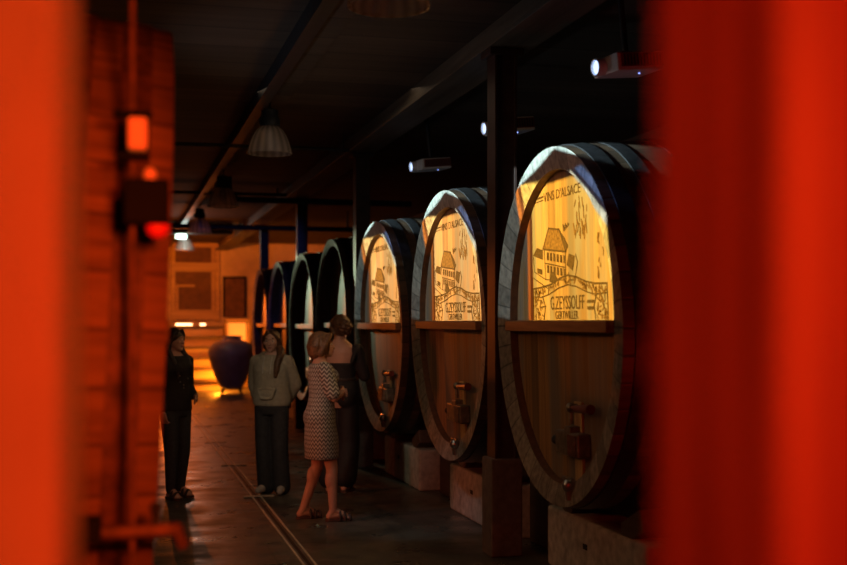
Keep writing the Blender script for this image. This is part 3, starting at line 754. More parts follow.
def ellip(bm, c, r, rot=None): add_ball(bm, c, r, rot, 20)
def chain(bm, pts, rad, sub=5):
    """tapered rounded limb through points"""
    seg = 12 if max(rad) < .03 else 18
    cs = [(math.cos(2 * PI * i / seg), math.sin(2 * PI * i / seg)) for i in range(seg)]
    for (p, r), (q, s) in zip(zip(pts, rad), zip(pts[1:], rad[1:])):
        p = Vector(p); q = Vector(q); d = q - p
        if d.length < 1e-6: continue
        d.normalize(); a = d.orthogonal().normalized(); b = d.cross(a)
        rows = [(p - d * r * math.sin(t), r * math.cos(t)) for t in (1.25, .8, .4, 0)] + [(q + d * s * math.sin(t), s * math.cos(t)) for t in (0, .4, .8, 1.25)]
        vs = [[bm.verts.new(c + (a * x + b * y) * k) for x, y in cs] for c, k in rows]
        for u, v in zip(vs, vs[1:]):
            for i in range(seg):
                j = (i + 1) % seg; bm.faces.new((u[i], u[j], v[j], v[i]))
        bm.faces.new(vs[0][::-1]); bm.faces.new(vs[-1])
def loft(bm, rings, seg=28):
    """rings: (z, cx, cy, rx, ry)"""
    vs = [[bm.verts.new((cx + rx * math.cos(2 * PI * i / seg), cy + ry * math.sin(2 * PI * i / seg), z)) for i in range(seg)] for z, cx, cy, rx, ry in rings]
    for a, b in zip(vs, vs[1:]):
        for i in range(seg):
            j = (i + 1) % seg; bm.faces.new((a[i], a[j], b[j], b[i]))
    bm.faces.new(vs[0][::-1]); bm.faces.new(vs[-1])
def hand(bm, wrist, d, n, side, curl=.5, s=1.0):
    """palm + four unequal bent fingers + thumb; d along the hand, n = palm-facing normal"""
    w = Vector(wrist); d = Vector(d).normalized(); n = Vector(n); n = (n - d * n.dot(d)).normalized(); t = d.cross(n) * side
    pc = w + d * .045 * s
    Mx = Matrix((d, t, n)).transposed().to_4x4()
    mm = Matrix.Translation(pc) @ Mx @ Matrix.Diagonal((.05 * s, .040 * s, .016 * s, 1))
    bmesh.ops.create_uvsphere(bm, u_segments=16, v_segments=10, radius=1, matrix=mm)
    for k, ln in enumerate((.070, .078, .072, .056)):
        p = w + d * .078 * s + t * (.030 - .020 * k) * s
        a = 0.0; pts = [p - d * .03 * s, p]
        for j, fr in enumerate((.42, .33, .25)):
            a += curl * (.5 + .35 * j)
            p = p + (d * math.cos(a) + n * math.sin(a)) * ln * fr * s; pts.append(p)
        chain(bm, pts, [.0095 * s, .0092 * s, .0086 * s, .008 * s, .007 * s])
    p = w + d * .025 * s + t * .026 * s
    q = p + (d * .6 + t * .8 + n * .3).normalized() * .038 * s; r = q + (d * .9 + t * .25 + n * .4).normalized() * .032 * s
    chain(bm, [p, q, r], [.013 * s, .0105 * s, .008 * s])

def fuse(name, bm, voxel, mat, parent=None, smooth=3, cut=None):
    """fuse overlapping volumes into one continuous surface"""
    me = bpy.data.meshes.new(name); bmesh.ops.recalc_face_normals(bm, faces=bm.faces[:]); bm.to_mesh(me); bm.free()
    o = bpy.data.objects.new(name, me); C.objects.link(o)
    md = o.modifiers.new('r', 'REMESH'); md.mode = 'VOXEL'; md.voxel_size = voxel; md.use_smooth_shade = True
    if smooth:
        ms = o.modifiers.new('s', 'SMOOTH'); ms.factor = .5; ms.iterations = smooth
    bpy.context.view_layer.update()
    m2 = bpy.data.meshes.new_from_object(o.evaluated_get(bpy.context.evaluated_depsgraph_get()))
    o.modifiers.clear(); o.data = m2; bpy.data.meshes.remove(me)
    m2.materials.clear(); m2.materials.append(mat)
    if cut:
        b2 = bmesh.new(); b2.from_mesh(m2)
        bmesh.ops.delete(b2, geom=[f for f in b2.faces if cut(f.calc_center_median())], context='FACES')
        b2.to_mesh(m2); b2.free()
    for p in m2.polygons: p.use_smooth = True
    if parent: o.parent = parent
    return o

def head_tf(yaw, pitch, pos=(0, 0, 0), roll=0):
    piv = Vector((0, 0, 1.44))
    return Matrix.Translation(Vector(pos) + piv) @ Euler((roll, -pitch, yaw)).to_matrix().to_4x4() @ Matrix.Translation(-piv)
def head_prims(bm, T):
    b = B()
    ellip(b, (-.012, 0, 1.560), (.094, .074, .092)); ellip(b, (.022, 0, 1.525), (.068, .063, .085))
    ellip(b, (.038, 0, 1.478), (.048, .046, .045)); ellip(b, (.066, 0, 1.452), (.022, .024, .018))       # jaw, chin
    chain(b, [(.082, 0, 1.548), (.096, 0, 1.525), (.102, 0, 1.512)], [.008, .010, .012])                  # nose
    ellip(b, (.094, .010, 1.511), (.009, .008, .007)); ellip(b, (.094, -.010, 1.511), (.009, .008, .007))
    chain(b, [(.078, -.036, 1.567), (.088, -.015, 1.570), (.088, .015, 1.570), (.078, .036, 1.567)], [.007, .009, .009, .007])   # brow
    for s in (-1, 1):
        ellip(b, (.066, s * .034, 1.522), (.020, .020, .018))       # cheek
        ellip(b, (-.006, s * .076, 1.532), (.018, .009, .030), (0, 0, s * .3))   # ear
    chain(b, [(.083, -.018, 1.486), (.090, 0, 1.488), (.083, .018, 1.486)], [.006, .008, .006])           # lips
    chain(b, [(.081, -.014, 1.477), (.087, 0, 1.476), (.081, .014, 1.477)], [.006, .008, .006])
    b.transform(T)
    me = bpy.data.meshes.new('t'); b.to_mesh(me); b.free(); bm.from_mesh(me); bpy.data.meshes.remove(me)
def face_parts(root, T):
    for s in (-1, 1):
        b = B(); add_ball(b, (.076, s * .030, 1.546), (.0115, .0135, .008), seg=12); b.transform(T)
        e = smoothmesh(obj('eye', b, M['eye'], root))
        b = B(); add_ball(b, (.0845, s * .030, 1.546), (.004, .0065, .0065), seg=12); b.transform(T)
        smoothmesh(obj('iris', b, M['iris'], e))
        b = B(); chain(b, [(.086, s * .014, 1.572), (.089, s * .028, 1.577), (.080, s * .044, 1.571)], [.003, .004, .003]); b.transform(T)
        smoothmesh(obj('eyebrow', b, M['hair_dark'], root))
    b = B(); chain(b, [(.088, -.018, 1.483), (.0955, 0, 1.485), (.088, .018, 1.483)], [.004, .006, .004]); chain(b, [(.088, -.014, 1.477), (.094, 0, 1.475), (.088, .014, 1.477)], [.004, .006, .004]); b.transform(T)
    smoothmesh(obj('lips', b, M['lip'], root))
TORSO = [(.80, 0, 0, .095, .135), (.86, -.008, 0, .115, .165), (.94, -.012, 0, .118, .170), (1.02, -.004, 0, .100, .148), (1.09, .0, 0, .090, .128),
         (1.17, .004, 0, .096, .134), (1.25, .014, 0, .112, .148), (1.31, .006, 0, .104, .158), (1.36, -.006, 0, .082, .150), (1.40, -.012, 0, .062, .10), (1.43, -.010, 0, .052, .058)]
def grow(rings, d, z0=None, z1=None):
    return [(z, cx, cy, rx + d, ry + d) for z, cx, cy, rx, ry in rings if (z0 is None or z >= z0 - 1e-6) and (z1 is None or z <= z1 + 1e-6)]
def body_prims(bm, T, arms, legs, neck_to=None):
    loft(bm, TORSO)
    for s in (-1, 1): ellip(bm, (.09, s * .065, 1.265), (.045, .058, .055)); ellip(bm, (-.05, s * .075, .90), (.085, .085, .09))
    nt = T @ Vector((-.005, 0, 1.50))
    chain(bm, [(-.012, 0, 1.37), nt], [.056, .050])
    head_prims(bm, T)
    for (sh, el, wr, hd, hn, side, curl) in arms:
        chain(bm, [sh, el, wr], [.050, .039, .026]); ellip(bm, Vector(sh).lerp(Vector(el), .35), (.044,) * 3)
        m = Vector(el).lerp(Vector(wr), .28); ellip(bm, m, (.040,) * 3)
        hand(bm, wr, hd, hn, side, curl)
    for (hip, kn, an, toe) in legs:
        chain(bm, [hip, kn, an], [.086, .054, .036])
        c = Vector(kn).lerp(Vector(an), .28); back = (Vector(an) - Vector(toe)); back.z = 0; back.normalize()
        ellip(bm, c + back * .014, (.050, .050, .10))
        a = Vector(an); tt = Vector(toe); f = (tt - a); f.z = 0; f.normalize()
        heel = a - f * .035; heel.z = a.z - .050
        chain(bm, [a, heel], [.034, .030]); chain(bm, [heel, a + f * .08 + Vector((0, 0, -.040)), tt], [.030, .032, .020]); chain(bm, [a, a + f * .09 + Vector((0, 0, -.036))], [.034, .026])
        sd = Vector((-f.y, f.x, 0))
        for k in range(5):
            p = tt + sd * (k - 2) * .014 - f * (.012 + .004 * abs(k - 1))
            chain(bm, [p - f * .02, p + f * .022], [.011, .009])
def legs_cloth(bm, legs, add_k, add_a, z_end=0.0, flare=0.0):
    for (hip, kn, an, toe) in legs:
        e = Vector(an); e.z = e.z + z_end
        chain(bm, [hip, kn, e], [.097, .054 + add_k, .038 + add_a + flare])
def place(o, loc, rz, s):
    o.location = loc; o.rotation_euler = (0, 0, rz); o.scale = (s, s, s)
def sandal(root, an, toe, mat_strap, straps=3):
    a = Vector(an); t = Vector(toe); f = (t - a); f.z = 0; f.normalize(); sd = Vector((-f.y, f.x, 0))
    b = B(); n = 24; pts = []
    L = (t - a).length + .085
    st = a - f * .070; zb = a.z - .092
    up = [];  dn = []
    for i in range(n + 1):
        k = i / n; w = .034 + .014 * k if k < .75 else .0445 * math.sqrt(max(0, 1 - ((k - .75) / .25) ** 2)) + .001
        if k < .12: w = .034 * math.sqrt(max(0.02, 1 - ((.12 - k) / .12) ** 2))
        up.append(st + f * L * k + sd * w); dn.append(st + f * L * k - sd * w)
    out = up + dn[::-1]
    lo = [b.verts.new((p.x, p.y, zb)) for p in out]; hi = [b.verts.new((p.x, p.y, zb + .022)) for p in out]
    b.faces.new(lo[::-1]); b.faces.new(hi)
    for i in range(len(out)):
        j = (i + 1) % len(out); b.faces.new((lo[i], lo[j], hi[j], hi[i]))
    so = obj('sandal_sole', b, M['sole'], root)
    for k in range(straps):
        b = B(); c = a + f * (.055 + .045 * k)
        pts = [Vector((c.x, c.y, zb + .012)) + sd * (.047 * math.cos(q)) + Vector((0, 0, (.072 - .014 * k) * math.sin(q))) for q in [PI * i / 10 for i in range(11)]]
        chain(b, pts, [.0125] * 11)
        smoothmesh(obj('sandal_strap', b, mat_strap, so))
def shoe(root, an, toe, mat):
    a = Vector(an); t = Vector(toe); f = (t - a); f.z = 0; f.normalize(); z = a.z
    b = B(); chain(b, [a - f * .035 + Vector((0, 0, -.048)), a + f * .07 + Vector((0, 0, -.046)), t + Vector((0, 0, .004)) + f * .015], [.042, .043, .032])
    chain(b, [a, a + f * .05 + Vector((0, 0, -.03))], [.044, .040])
    fuse('shoe', b, .007, mat, root)

# --- woman in the zigzag dress: profile to the right, arms folded
def person_dress():
    T = head_tf(-.02, .06, (.015, 0, 0))
    arms = [((.0, .165, 1.335), (.05, .205, 1.10), (.185, .04, 1.11), (.35, -1, .12), (-1, -.2, 0), 1, .35),
            ((.0, -.165, 1.335), (.07, -.215, 1.09), (.185, -.03, 1.13), (.3, 1, .1), (-1, .2, 0), -1, .35)]
    legs = [((.0, .085, .86), (-.015, .10, .47), (-.14, .10, .095), (-.005, .125, .03)), ((.0, -.085, .86), (.075, -.09, .47), (.085, -.10, .095), (.225, -.10, .03))]
    bm = B(); body_prims(bm, T, arms, legs)
    o = fuse('person', bm, .0055, M['skin_red'], None, 2)
    face_parts(o, T)
    d = B(); loft(d, [(.545, .005, 0, .150, .190), (.70, .0, 0, .150, .195), (.80, -.006, 0, .142, .193)] + grow(TORSO, .018, .86, 1.36) + [(1.385, -.012, 0, .072, .118)])
    for s in (-1, 1):
        ellip(d, (.09, s * .065, 1.265), (.058, .070, .066)); ellip(d, (-.05, s * .075, .90), (.10, .10, .11))
    for a in arms:
        e = Vector(a[0]).lerp(Vector(a[1]), .86); chain(d, [(a[0][0] * .5, a[0][1] * .55, 1.345), a[0], e], [.058, .066, .064])
    dr = fuse('dress', d, .010, M['dress'], o, 4)
    h = B()
    ellip(h, (-.022, 0, 1.580), (.104, .090, .088)); ellip(h, (-.055, 0, 1.52), (.075, .088, .085)); ellip(h, (-.075, 0, 1.47), (.05, .068, .05))
    for s in (-1, 1):
        chain(h, [(.055, s * .055, 1.622), (.035, s * .080, 1.585), (.0, s * .088, 1.53), (-.03, s * .08, 1.47)], [.028, .026, .028, .03])
    chain(h, [(.078, -.035, 1.615), (.074, 0, 1.628), (.078, .035, 1.615)], [.018, .022, .018])
    rr = random.Random(2)
    for i in range(60):
        a = rr.uniform(.6, 2 * PI - .6); ct, sn = math.cos(a), math.sin(a)
        chain(h, [(-.02 + .09 * ct, .082 * sn, 1.60), (-.03 + .102 * ct, .092 * sn, 1.54), (-.035 + .092 * ct, .084 * sn, 1.455 + rr.uniform(0, .03))], [.010, .011, .006])
    h.transform(T); fuse('hair', h, .006, M['hair_light'], o, 1)
    for lg in legs: sandal(o, lg[2], lg[3], M['leather'], 3)
    b = B(); rr = random.Random(5)       # ankle tattoo as small ink marks on the calf
    place(o, (1.70, 10.12, .0), math.radians(2), .985)
    tag(o, 'woman with short brown hair in a black and white zigzag dress, arms folded', 'person')
person_dress()

# --- person in a beige hoodie facing the camera, hands behind
def person_hoodie():
    T = head_tf(.12, -.03)
    arms = [((-.005, .170, 1.335), (-.09, .225, 1.10), (-.15, .13, .94), (-.2, -.7, -.7), (-.9, .1, .3), 1, .4),
            ((-.005, -.170, 1.335), (-.07, -.222, 1.10), (-.07, -.18, .93), (.1, .35, -1), (.2, 1, 0), -1, .5)]
    legs = [((0, .085, .86), (.03, .10, .47), (-.01, .105, .095), (.12, .135, .03)), ((0, -.085, .86), (.01, -.085, .47), (-.03, -.07, .095), (.10, -.10, .03))]
    bm = B(); body_prims(bm, T, arms, legs)
    o = fuse('person', bm, .0055, M['skin'], None, 2)
    face_parts(o, T)
    d = B(); loft(d, [(.885, -.008, 0, .138, .188), (.91, -.01, 0, .150, .200), (.96, -.008, 0, .152, .204)] + [(1.02, -.004, 0, .148, .196), (1.09, 0, 0, .146, .190), (1.17, .004, 0, .146, .188), (1.25, .012, 0, .146, .188), (1.31, .005, 0, .130, .190), (1.36, -.008, 0, .10, .170), (1.405, -.012, 0, .080, .11)])
    for a in arms:
        chain(d, [(0, a[0][1] * .5, 1.345), a[0], a[1], Vector(a[1]).lerp(Vector(a[2]), .93)], [.07, .070, .064, .048])
    # hood lying on the shoulders
    chain(d, [(.055, .075, 1.385), (-.03, .105, 1.405), (-.09, .06, 1.41), (-.10, 0, 1.40), (-.09, -.06, 1.41), (-.03, -.105, 1.405), (.055, -.075, 1.385)], [.022, .032, .04, .045, .04, .032, .022])
    hd = fuse('hoodie', d, .010, M['hoodie'], o, 4)
    for s in (-1, 1):
        b = B(); chain(b, [(.088, s * .040, 1.385), (.135, s * .042, 1.31), (.155, s * .040, 1.22)], [.005] * 3); smoothmesh(obj('drawstring', b, M['cord'], hd))
    b = B(); chain(b, [(.150, -.09, 1.06), (.160, -.06, .97), (.165, .0, .965), (.160, .06, .97), (.150, .09, 1.06), (.158, 0, 1.075), (.150, -.09, 1.06)], [.012] * 7); ellip(b, (.145, 0, 1.02), (.022, .085, .055))
    fuse('front_pocket', b, .008, M['hoodie'], hd, 2)
    p = B(); legs_cloth(p, legs, .030, .038, -.03, .014); loft(p, grow(TORSO, .016, .80, 1.02))
    for s in (-1, 1): ellip(p, (-.05, s * .075, .90), (.10, .10, .10))
    fuse('trousers', p, .010, M['trousers'], o, 4)
    h = B()
    ellip(h, (-.022, 0, 1.572), (.100, .084, .094)); ellip(h, (-.05, 0, 1.52), (.065, .078, .07))
    for s in (-1, 1): chain(h, [(.058, s * .025, 1.637), (.040, s * .068, 1.59), (-.005, s * .084, 1.54), (-.03, s * .07, 1.48)], [.018, .018, .022, .03])
    chain(h, [(-.06, .03, 1.50), (-.02, .09, 1.45), (.06, .115, 1.40), (.115, .105, 1.33), (.135, .10, 1.25), (.14, .095, 1.19)], [.045, .042, .038, .036, .03, .014])
    rr = random.Random(4)
    for i in range(14):
        a, b_ = rr.uniform(-.02, .02), rr.uniform(-.02, .02)
        chain(h, [(-.01 + a, .095 + b_, 1.45), (.075 + a, .118 + b_, 1.40), (.14 + a * .6, .105 + b_, 1.30), (.155, .10 + b_, 1.17 + rr.uniform(0, .06))], [.013, .013, .012, .006])
    fuse('hair', h, .006, M['hair_brown'], o, 1)
    for lg in legs: shoe(o, lg[2], lg[3], M['shoe'])
    place(o, (1.48, 11.80, .008), math.radians(-118), .985)
    tag(o, 'person in a beige hoodie and dark wide trousers, long hair over one shoulder', 'person')
person_hoodie()

# --- dark haired woman half hidden by the left barrel
def person_left():
    T = head_tf(.12, .05)
    arms = [((0, .165, 1.335), (-.02, .20, 1.08), (.13, .13, .99), (1, -.5, -.1), (-.2, -.6, 0), 1, .5),
            ((0, -.165, 1.335), (-.05, -.20, 1.08), (.02, -.19, .86), (.2, .1, -1), (0, 1, 0), -1, .5)]
    legs = [((0, .085, .86), (.02, .09, .47), (-.03, .09, .095), (.10, .11, .03)), ((0, -.085, .86), (.03, -.085, .47), (.02, -.08, .095), (.15, -.10, .03))]
    bm = B(); body_prims(bm, T, arms, legs)
    o = fuse('person', bm, .0055, M['skin'], None, 2)
    face_parts(o, T)
    d = B(); loft(d, [(.86, -.008, 0, .142, .192)] + grow(TORSO, .020, .94, 1.36) + [(1.39, -.012, 0, .075, .12)])
    for s in (-1, 1): ellip(d, (.09, s * .065, 1.265), (.056, .068, .064)); ellip(d, (-.05, s * .075, .90), (.10, .10, .08))
    for a in arms: chain(d, [(0, a[0][1] * .5, 1.345), a[0], a[1], Vector(a[1]).lerp(Vector(a[2]), .92)], [.058, .062, .052, .040])
    bl = fuse('blouse', d, .010, M['black_cloth'], o, 4)
    rr = random.Random(9)
    for k in range(8):
        b = B(); add_ball(b, (.118 + .012 * (k % 3 == 1), rr.uniform(-.07, .07), 1.08 + k * .03), (.006, .006, .006), seg=8); smoothmesh(obj('button', b, M['cord'], bl))
    p = B(); legs_cloth(p, legs, .014, .012, .0); loft(p, grow(TORSO, .012, .80, 1.02))
    for s in (-1, 1): ellip(p, (-.05, s * .075, .90), (.095, .095, .10))
    fuse('jeans', p, .009, M['jeans'], o, 4)
    h = B()
    ellip(h, (-.024, 0, 1.574), (.102, .087, .094)); ellip(h, (-.05, 0, 1.51), (.068, .084, .08))
    for s in (-1, 1): chain(h, [(.060, s * .028, 1.637), (.040, s * .070, 1.59), (-.005, s * .088, 1.53), (-.02, s * .095, 1.44)], [.018, .020, .026, .034])
    for i in range(46):
        a = rr.uniform(1.15, 2 * PI - 1.15); ct, sn = math.cos(a), math.sin(a); w = rr.uniform(-.025, .025)
        chain(h, [(-.02 + .085 * ct, .082 * sn, 1.55), (-.03 + .09 * ct, .10 * sn, 1.45), (-.035 + .085 * ct + w, .125 * sn, 1.36), (-.02 + .10 * ct - w, .12 * sn + w, 1.27), (-.02 + .11 * ct + w, .125 * sn, 1.19 + rr.uniform(-.02, .06))], [.02, .022, .020, .017, .007])
    for s in (-1, 1):
        chain(h, [(-.01, s * .09, 1.45), (.06, s * .10, 1.36), (.11, s * .085, 1.27), (.13, s * .09, 1.18)], [.03, .028, .024, .008])
    fuse('hair', h, .006, M['hair_dark'], o, 1)
    for lg in legs: sandal(o, lg[2], lg[3], M['leather'], 2)
    place(o, (.53, 11.72, .0), math.radians(-48), 1.0)
    tag(o, 'woman with long dark hair in black top and jeans beside the left barrel', 'person')
person_left()

# --- woman with a bun, black backless dress, back to the camera
def person_bun():
    T = head_tf(.55, .03)
    arms = [((0, .165, 1.335), (.05, .20, 1.09), (.21, .10, 1.08), (.7, -.8, .1), (-.5, -.6, 0), 1, .4),
            ((0, -.165, 1.335), (.06, -.22, 1.09), (.22, -.14, 1.10), (.7, .8, .1), (-.5, .6, 0), -1, .4)]
    legs = [((0, .085, .86), (.03, .09, .47), (.0, .10, .095), (.14, .11, .03)), ((0, -.085, .86), (.0, -.085, .47), (-.10, -.085, .125), (.03, -.10, .03))]
    bm = B(); body_prims(bm, T, arms, legs)
    o = fuse('person', bm, .0055, M['skin_red'], None, 2)
    face_parts(o, T)
    d = B(); loft(d, grow(TORSO, .014, .86, 1.17) + [(1.215, .006, 0, .118, .158)])
    for s in (-1, 1):
        ellip(d, (.09, s * .065, 1.255), (.056, .066, .062)); ellip(d, (-.05, s * .075, .90), (.10, .10, .11))
        chain(d, [(.10, s * .07, 1.28), (.06, s * .13, 1.36), (.0, s * .165, 1.375), (-.05, s * .165, 1.33), (-.085, s * .145, 1.23)], [.022] * 5)
    for a in arms: chain(d, [a[0], a[1], Vector(a[1]).lerp(Vector(a[2]), .9)], [.062, .054, .042])
    legs_cloth(d, legs, .05, .05, .05, .02)
    dr = fuse('jumpsuit', d, .010, M['black_dress'], o, 4)
    b = B(); loft(b, [(1.045, -.002, 0, .118, .162), (1.075, -.001, 0, .116, .158)]); fuse('belt', b, .009, M['leather'], dr, 1)
    h = B()
    ellip(h, (-.022, 0, 1.574), (.102, .085, .094)); ellip(h, (-.045, 0, 1.515), (.062, .076, .055))
    for s in (-1, 1): chain(h, [(.058, s * .025, 1.637), (.040, s * .068, 1.59), (-.005, s * .084, 1.54), (-.05, s * .07, 1.49)], [.018, .018, .022, .024])
    rr = random.Random(8)
    ellip(h, (-.115, -.02, 1.555), (.055, .062, .062))
    for i in range(40):
        a = rr.uniform(0, 2 * PI); e = rr.uniform(-1.2, 1.2); v = Vector((math.cos(e) * math.cos(a) * .055, math.cos(e) * math.sin(a) * .062, math.sin(e) * .06)); c = Vector((-.115, -.02, 1.555))
        t_ = v.cross(Vector((rr.uniform(-1, 1), rr.uniform(-1, 1), rr.uniform(-1, 1)))).normalized() * .03
        chain(h, [c + v - t_, c + v * 1.06, c + v + t_], [.008, .010, .007])
    h.transform(T); fuse('hair', h, .006, M['hair_brown'], o, 1)
    for lg in legs: sandal(o, lg[2], lg[3], M['leather'], 1)
    place(o, (2.14, 11.62, .0), math.radians(62), 1.08)
    tag(o, 'woman with a hair bun in black backless clothes, seen from behind', 'person')
person_bun()

# ------------------------------------------------------------------ lights
def aim(o, p):
    o.rotation_euler = (Vector(p) - o.location).to_track_quat('-Z', 'Y').to_euler()
def spot(name, loc, target, col, e, size=60, blend=.5, r=.05):
    l = bpy.data.lights.new(name, 'SPOT'); l.color = col; l.energy = e; l.spot_size = math.radians(size); l.spot_blend = blend; l.shadow_soft_size = r
    o = bpy.data.objects.new(name, l); C.objects.link(o); o.location = loc; aim(o, target); return o
def point(name, loc, col, e, r=.1):
    l = bpy.data.lights.new(name, 'POINT'); l.color = col; l.energy = e; l.shadow_soft_size = r
    o = bpy.data.objects.new(name, l); C.objects.link(o); o.location = loc; return o
def area(name, loc, target, col, e, sx, sy):
    l = bpy.data.lights.new(name, 'AREA'); l.color = col; l.energy = e; l.shape = 'RECTANGLE'; l.size = sx; l.size_y = sy
    o = bpy.data.objects.new(name, l); C.objects.link(o); o.location = loc; aim(o, target); return o

def cut_beam(o, zmax=None, zmin=None, side=None, side_end=None):
    """barn doors: keep the beam below / above a slope measured at the lamp"""
    l = o.data; l.use_nodes = True; nt = l.node_tree; L = nt.links.new; em = nt.nodes['Emission']
    ge = N(nt, 'ShaderNodeNewGeometry'); sp = N(nt, 'ShaderNodeSeparateXYZ'); L(ge.outputs['Incoming'], sp.inputs[0])
    mr = N(nt, 'ShaderNodeMapRange')      # z of the ray leaving the lamp
    if zmax is not None: mr.inputs['From Min'].default_value = zmax; mr.inputs['From Max'].default_value = zmax - .012
    else: mr.inputs['From Min'].default_value = zmin; mr.inputs['From Max'].default_value = zmin + .02
    L(sp.outputs[2], mr.inputs['Value']); L(mr.outputs[0], em.inputs['Strength'])
    if side is not None:
        dv = N(nt, 'ShaderNodeMath', operation='DIVIDE'); L(sp.outputs[0], dv.inputs[0]); L(sp.outputs[1], dv.inputs[1])
        m2 = N(nt, 'ShaderNodeMapRange'); m2.inputs['From Min'].default_value = -side; m2.inputs['From Max'].default_value = -side - .02; L(dv.outputs[0], m2.inputs['Value'])
        mu = N(nt, 'ShaderNodeMath', operation='MULTIPLY'); L(mr.outputs[0], mu.inputs[0]); L(m2.outputs[0], mu.inputs[1]); L(mu.outputs[0], em.inputs['Strength'])
        if side_end is not None:
            m3 = N(nt, 'ShaderNodeMapRange'); m3.inputs['From Min'].default_value = side_end; m3.inputs['From Max'].default_value = side_end + .02; L(dv.outputs[0], m3.inputs['Value'])
            m4 = N(nt, 'ShaderNodeMath', operation='MULTIPLY'); L(mu.outputs[0], m4.inputs[0]); L(m3.outputs[0], m4.inputs[1]); L(m4.outputs[0], em.inputs['Strength'])
    return o

def slide_projector(yc, sy, e, ycol):
    """projector over the left row throwing a label-shaped slide onto a barrel head"""
    P = Vector((-.25, yc, 3.40)); xh = XF + .085
    o = spot('slide_projector', P, (xh, yc, 2.25), (1, 1, 1), e, 62, .0, .012)
    l = o.data; l.use_nodes = True; nt = l.node_tree; L = nt.links.new
    em = nt.nodes['Emission']
    ge = N(nt, 'ShaderNodeNewGeometry'); sp = N(nt, 'ShaderNodeSeparateXYZ'); L(ge.outputs['Incoming'], sp.inputs[0])
    def mth(op, a, b=None, c=None):
        n = N(nt, 'ShaderNodeMath', operation=op)
        for i, v in enumerate((a, b, c)):
            if v is None: continue
            if isinstance(v, (int, float)): n.inputs[i].default_value = v
            else: L(v, n.inputs[i])
        return n.outputs[0]
    dx = xh - P.x
    u = mth('MULTIPLY', mth('DIVIDE', sp.outputs[1], sp.outputs[0]), -dx / sy)
    z = mth('MULTIPLY_ADD', mth('DIVIDE', sp.outputs[2], sp.outputs[0]), dx, P.z)
    def step(v, e0, e1):
        n = N(nt, 'ShaderNodeMapRange', interpolation_type='SMOOTHSTEP')
        n.inputs['From Min'].default_value = e0; n.inputs['From Max'].default_value = e1
        L(v, n.inputs['Value']); return n.outputs[0]
    def mixc(f, a, b):
        n = N(nt, 'ShaderNodeMixRGB'); L(f, n.inputs['Fac'])
        for i, v in ((1, a), (2, b)):
            if isinstance(v, tuple): n.inputs[i].default_value = (*v, 1)
            else: L(v, n.inputs[i])
        return n.outputs[0]
    col = mixc(step(u, -.67, -.655), (.050, .070, .080), (.55, .17, .03))          # dim side, then the orange border
    col = mixc(step(u, -.615, -.605), col, (.20, .06, .015))
    col = mixc(step(u, -.565, -.553), col, ycol)
    q = mth('SUBTRACT', u, mth('MULTIPLY_ADD', z, -1.85, .19 + 1.85 * 2.626))
    col = mixc(step(q, .0, .02), col, (.50, .55, .50))
    col = mixc(step(q, .13, .15), col, (.008, .012, .03))
    col = mixc(step(q, .22, .24), col, (.05, .09, .22))
    col = mixc(step(q, .34, .40), col, (.006, .008, .012))
    col = mixc(step(z, 2.625, 2.635), col, (.022, .012, .012))
    zt = mth('SUBTRACT', z, mth('MULTIPLY_ADD', mth('ABSOLUTE', mth('SUBTRACT', u, .1)), -.24, 2.79))
    col = mixc(step(zt, 0, .01), col, (.58, .88, 1.0))
    # leftmost ring of the picture: pale light on the rim
    col = mixc(step(u, -.885, -.90), col, (.16, .22, .26)) if False else col
    inside = mth('MULTIPLY', step(z, 1.716, 1.724), mth('SUBTRACT', 1.0, step(z, 2.86, 2.875)))
    inside = mth('MULTIPLY', inside, mth('MULTIPLY', step(u, -1.12, -1.105), mth('SUBTRACT', 1.0, step(u, .90, .94))))
    L(col, em.inputs['Color']); L(inside, em.inputs['Strength'])
    return o
slide_projector(7.06, 1.0, 2100, (1.0, .67, .15))
slide_projector(9.62, 1.06, 2000, (1.0, .68, .27))
slide_projector(12.36, 1.09, 1900, (1.0, .68, .27))

# warm far end
spot('orange_flood', (1.0, 27.6, 3.3), (2.0, 33, 1.6), (1.0, .18, .006), 680, 120, .6, .15)
point('orange_uplight', (2.45, 29.75, .5), (1.0, .25, .012), 125, .12)
cut_beam(spot('orange_back', (.7, 29.5, 2.35), (2.2, 16, .8), (1.0, .15, .01), 800, 70, .8, .1), zmax=0, side=-.017)
# blue accent
cut_beam(spot('blue_accent', (1.95, 16.3, 3.25), (2.75, 26, 2.2), (.14, .22, 1.0), 85, 34, .7, .1), zmax=.06)
point('sign_light', (1.42, 27.0, 3.55), (.8, 1.0, .9), 12, .08)
point('orange_ceiling', (1.3, 24.8, 3.0), (1.0, .22, .06), 30, .2)  # added orange light to redden the far ceiling
spot('people_light', (-.5, 6.0, 3.3), (1.7, 11, 1.1), (1.0, .82, .64), 95, 20, .8, .1)  # added spot to brighten the people, kept narrow to spare the floor
cut_beam(spot('projector_fill', (-.25, 9.3, 2.2), (3.0, 9.4, 3.3), (.75, .85, 1.0), 22, 120, .7, .1), zmin=.18)  # added cool fill, aimed up at the projector bodies
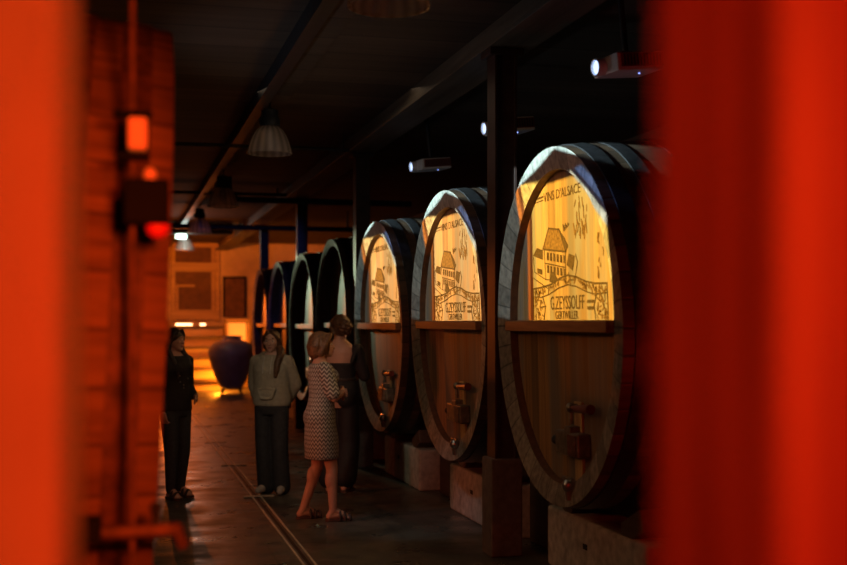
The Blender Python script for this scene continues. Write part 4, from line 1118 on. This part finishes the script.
# greenish light grazing the far heads
cut_beam(spot('pale_light', (.35, 26.3, 2.86), (2.7, 15.2, 1.9), (.80, 1.0, .64), 620, 26, .9, .05), zmax=0, side=.165)
# weak warm light in the aisle
area('aisle_light', (1.2, 9.0, 3.6), (1.4, 9.5, 0), (1.0, .74, .48), 9, 1.6, 6)
spot('cool_spill', (.4, 8.2, 3.6), (2.4, 9.7, 0), (.6, .85, 1.0), 55, 22, .8, .1)
spot('warm_side', (-1.8, 6.8, 2.6), (2.7, 9.0, 1.0), (1.0, .48, .2), 58, 80, .6, .3)
# red lamps
spot('red_flood', (-.35, -.85, 2.3), (.52, .8, 1.75), (1.0, .018, .004), 95, 44, .5, .05)
spot('orange_red_flood', (.30, -1.0, 2.2), (-.45, 1.2, 1.7), (1.0, .07, .008), 165, 50, .5, .05)
cut_beam(spot('orange_red_barrel', (.28, .12, 1.95), (-.10, 3.7, 1.7), (1.0, .115, .012), 380, 40, .4, .12), zmax=.9, side=.015, side_end=-.22)
point('red_lamp_side', (3.35, 4.5, 1.1), (1.0, .03, .012), 16, .1)
spot('red_people', (-.6, 9.2, 1.0), (1.9, 10.4, .7), (1.0, .16, .06), 45, 50, .6, .2)

w = bpy.data.worlds.new('dark'); sc.world = w; w.use_nodes = True
w.node_tree.nodes['Background'].inputs['Color'].default_value = (.02, .015, .012, 1)
w.node_tree.nodes['Background'].inputs['Strength'].default_value = .2

# ------------------------------------------------------------------ camera
cd = bpy.data.cameras.new('camera'); cam = bpy.data.objects.new('camera', cd); C.objects.link(cam)
cam.location = (0, 0, 1.72); cam.rotation_euler = (PI / 2, 0, math.radians(-14.5))
cd.lens = 50; cd.sensor_width = 36; cd.shift_y = 39.5 / 847
cd.dof.use_dof = True; cd.dof.focus_distance = 9.0; cd.dof.aperture_fstop = 1.4
sc.camera = cam
sc.view_settings.view_transform = 'Standard'; sc.view_settings.look = 'None'
sc.view_settings.exposure = 0; sc.view_settings.gamma = 1; sc.view_settings.use_curve_mapping = False
sc.cycles.use_denoising = True
sc.cycles.max_bounces = 6
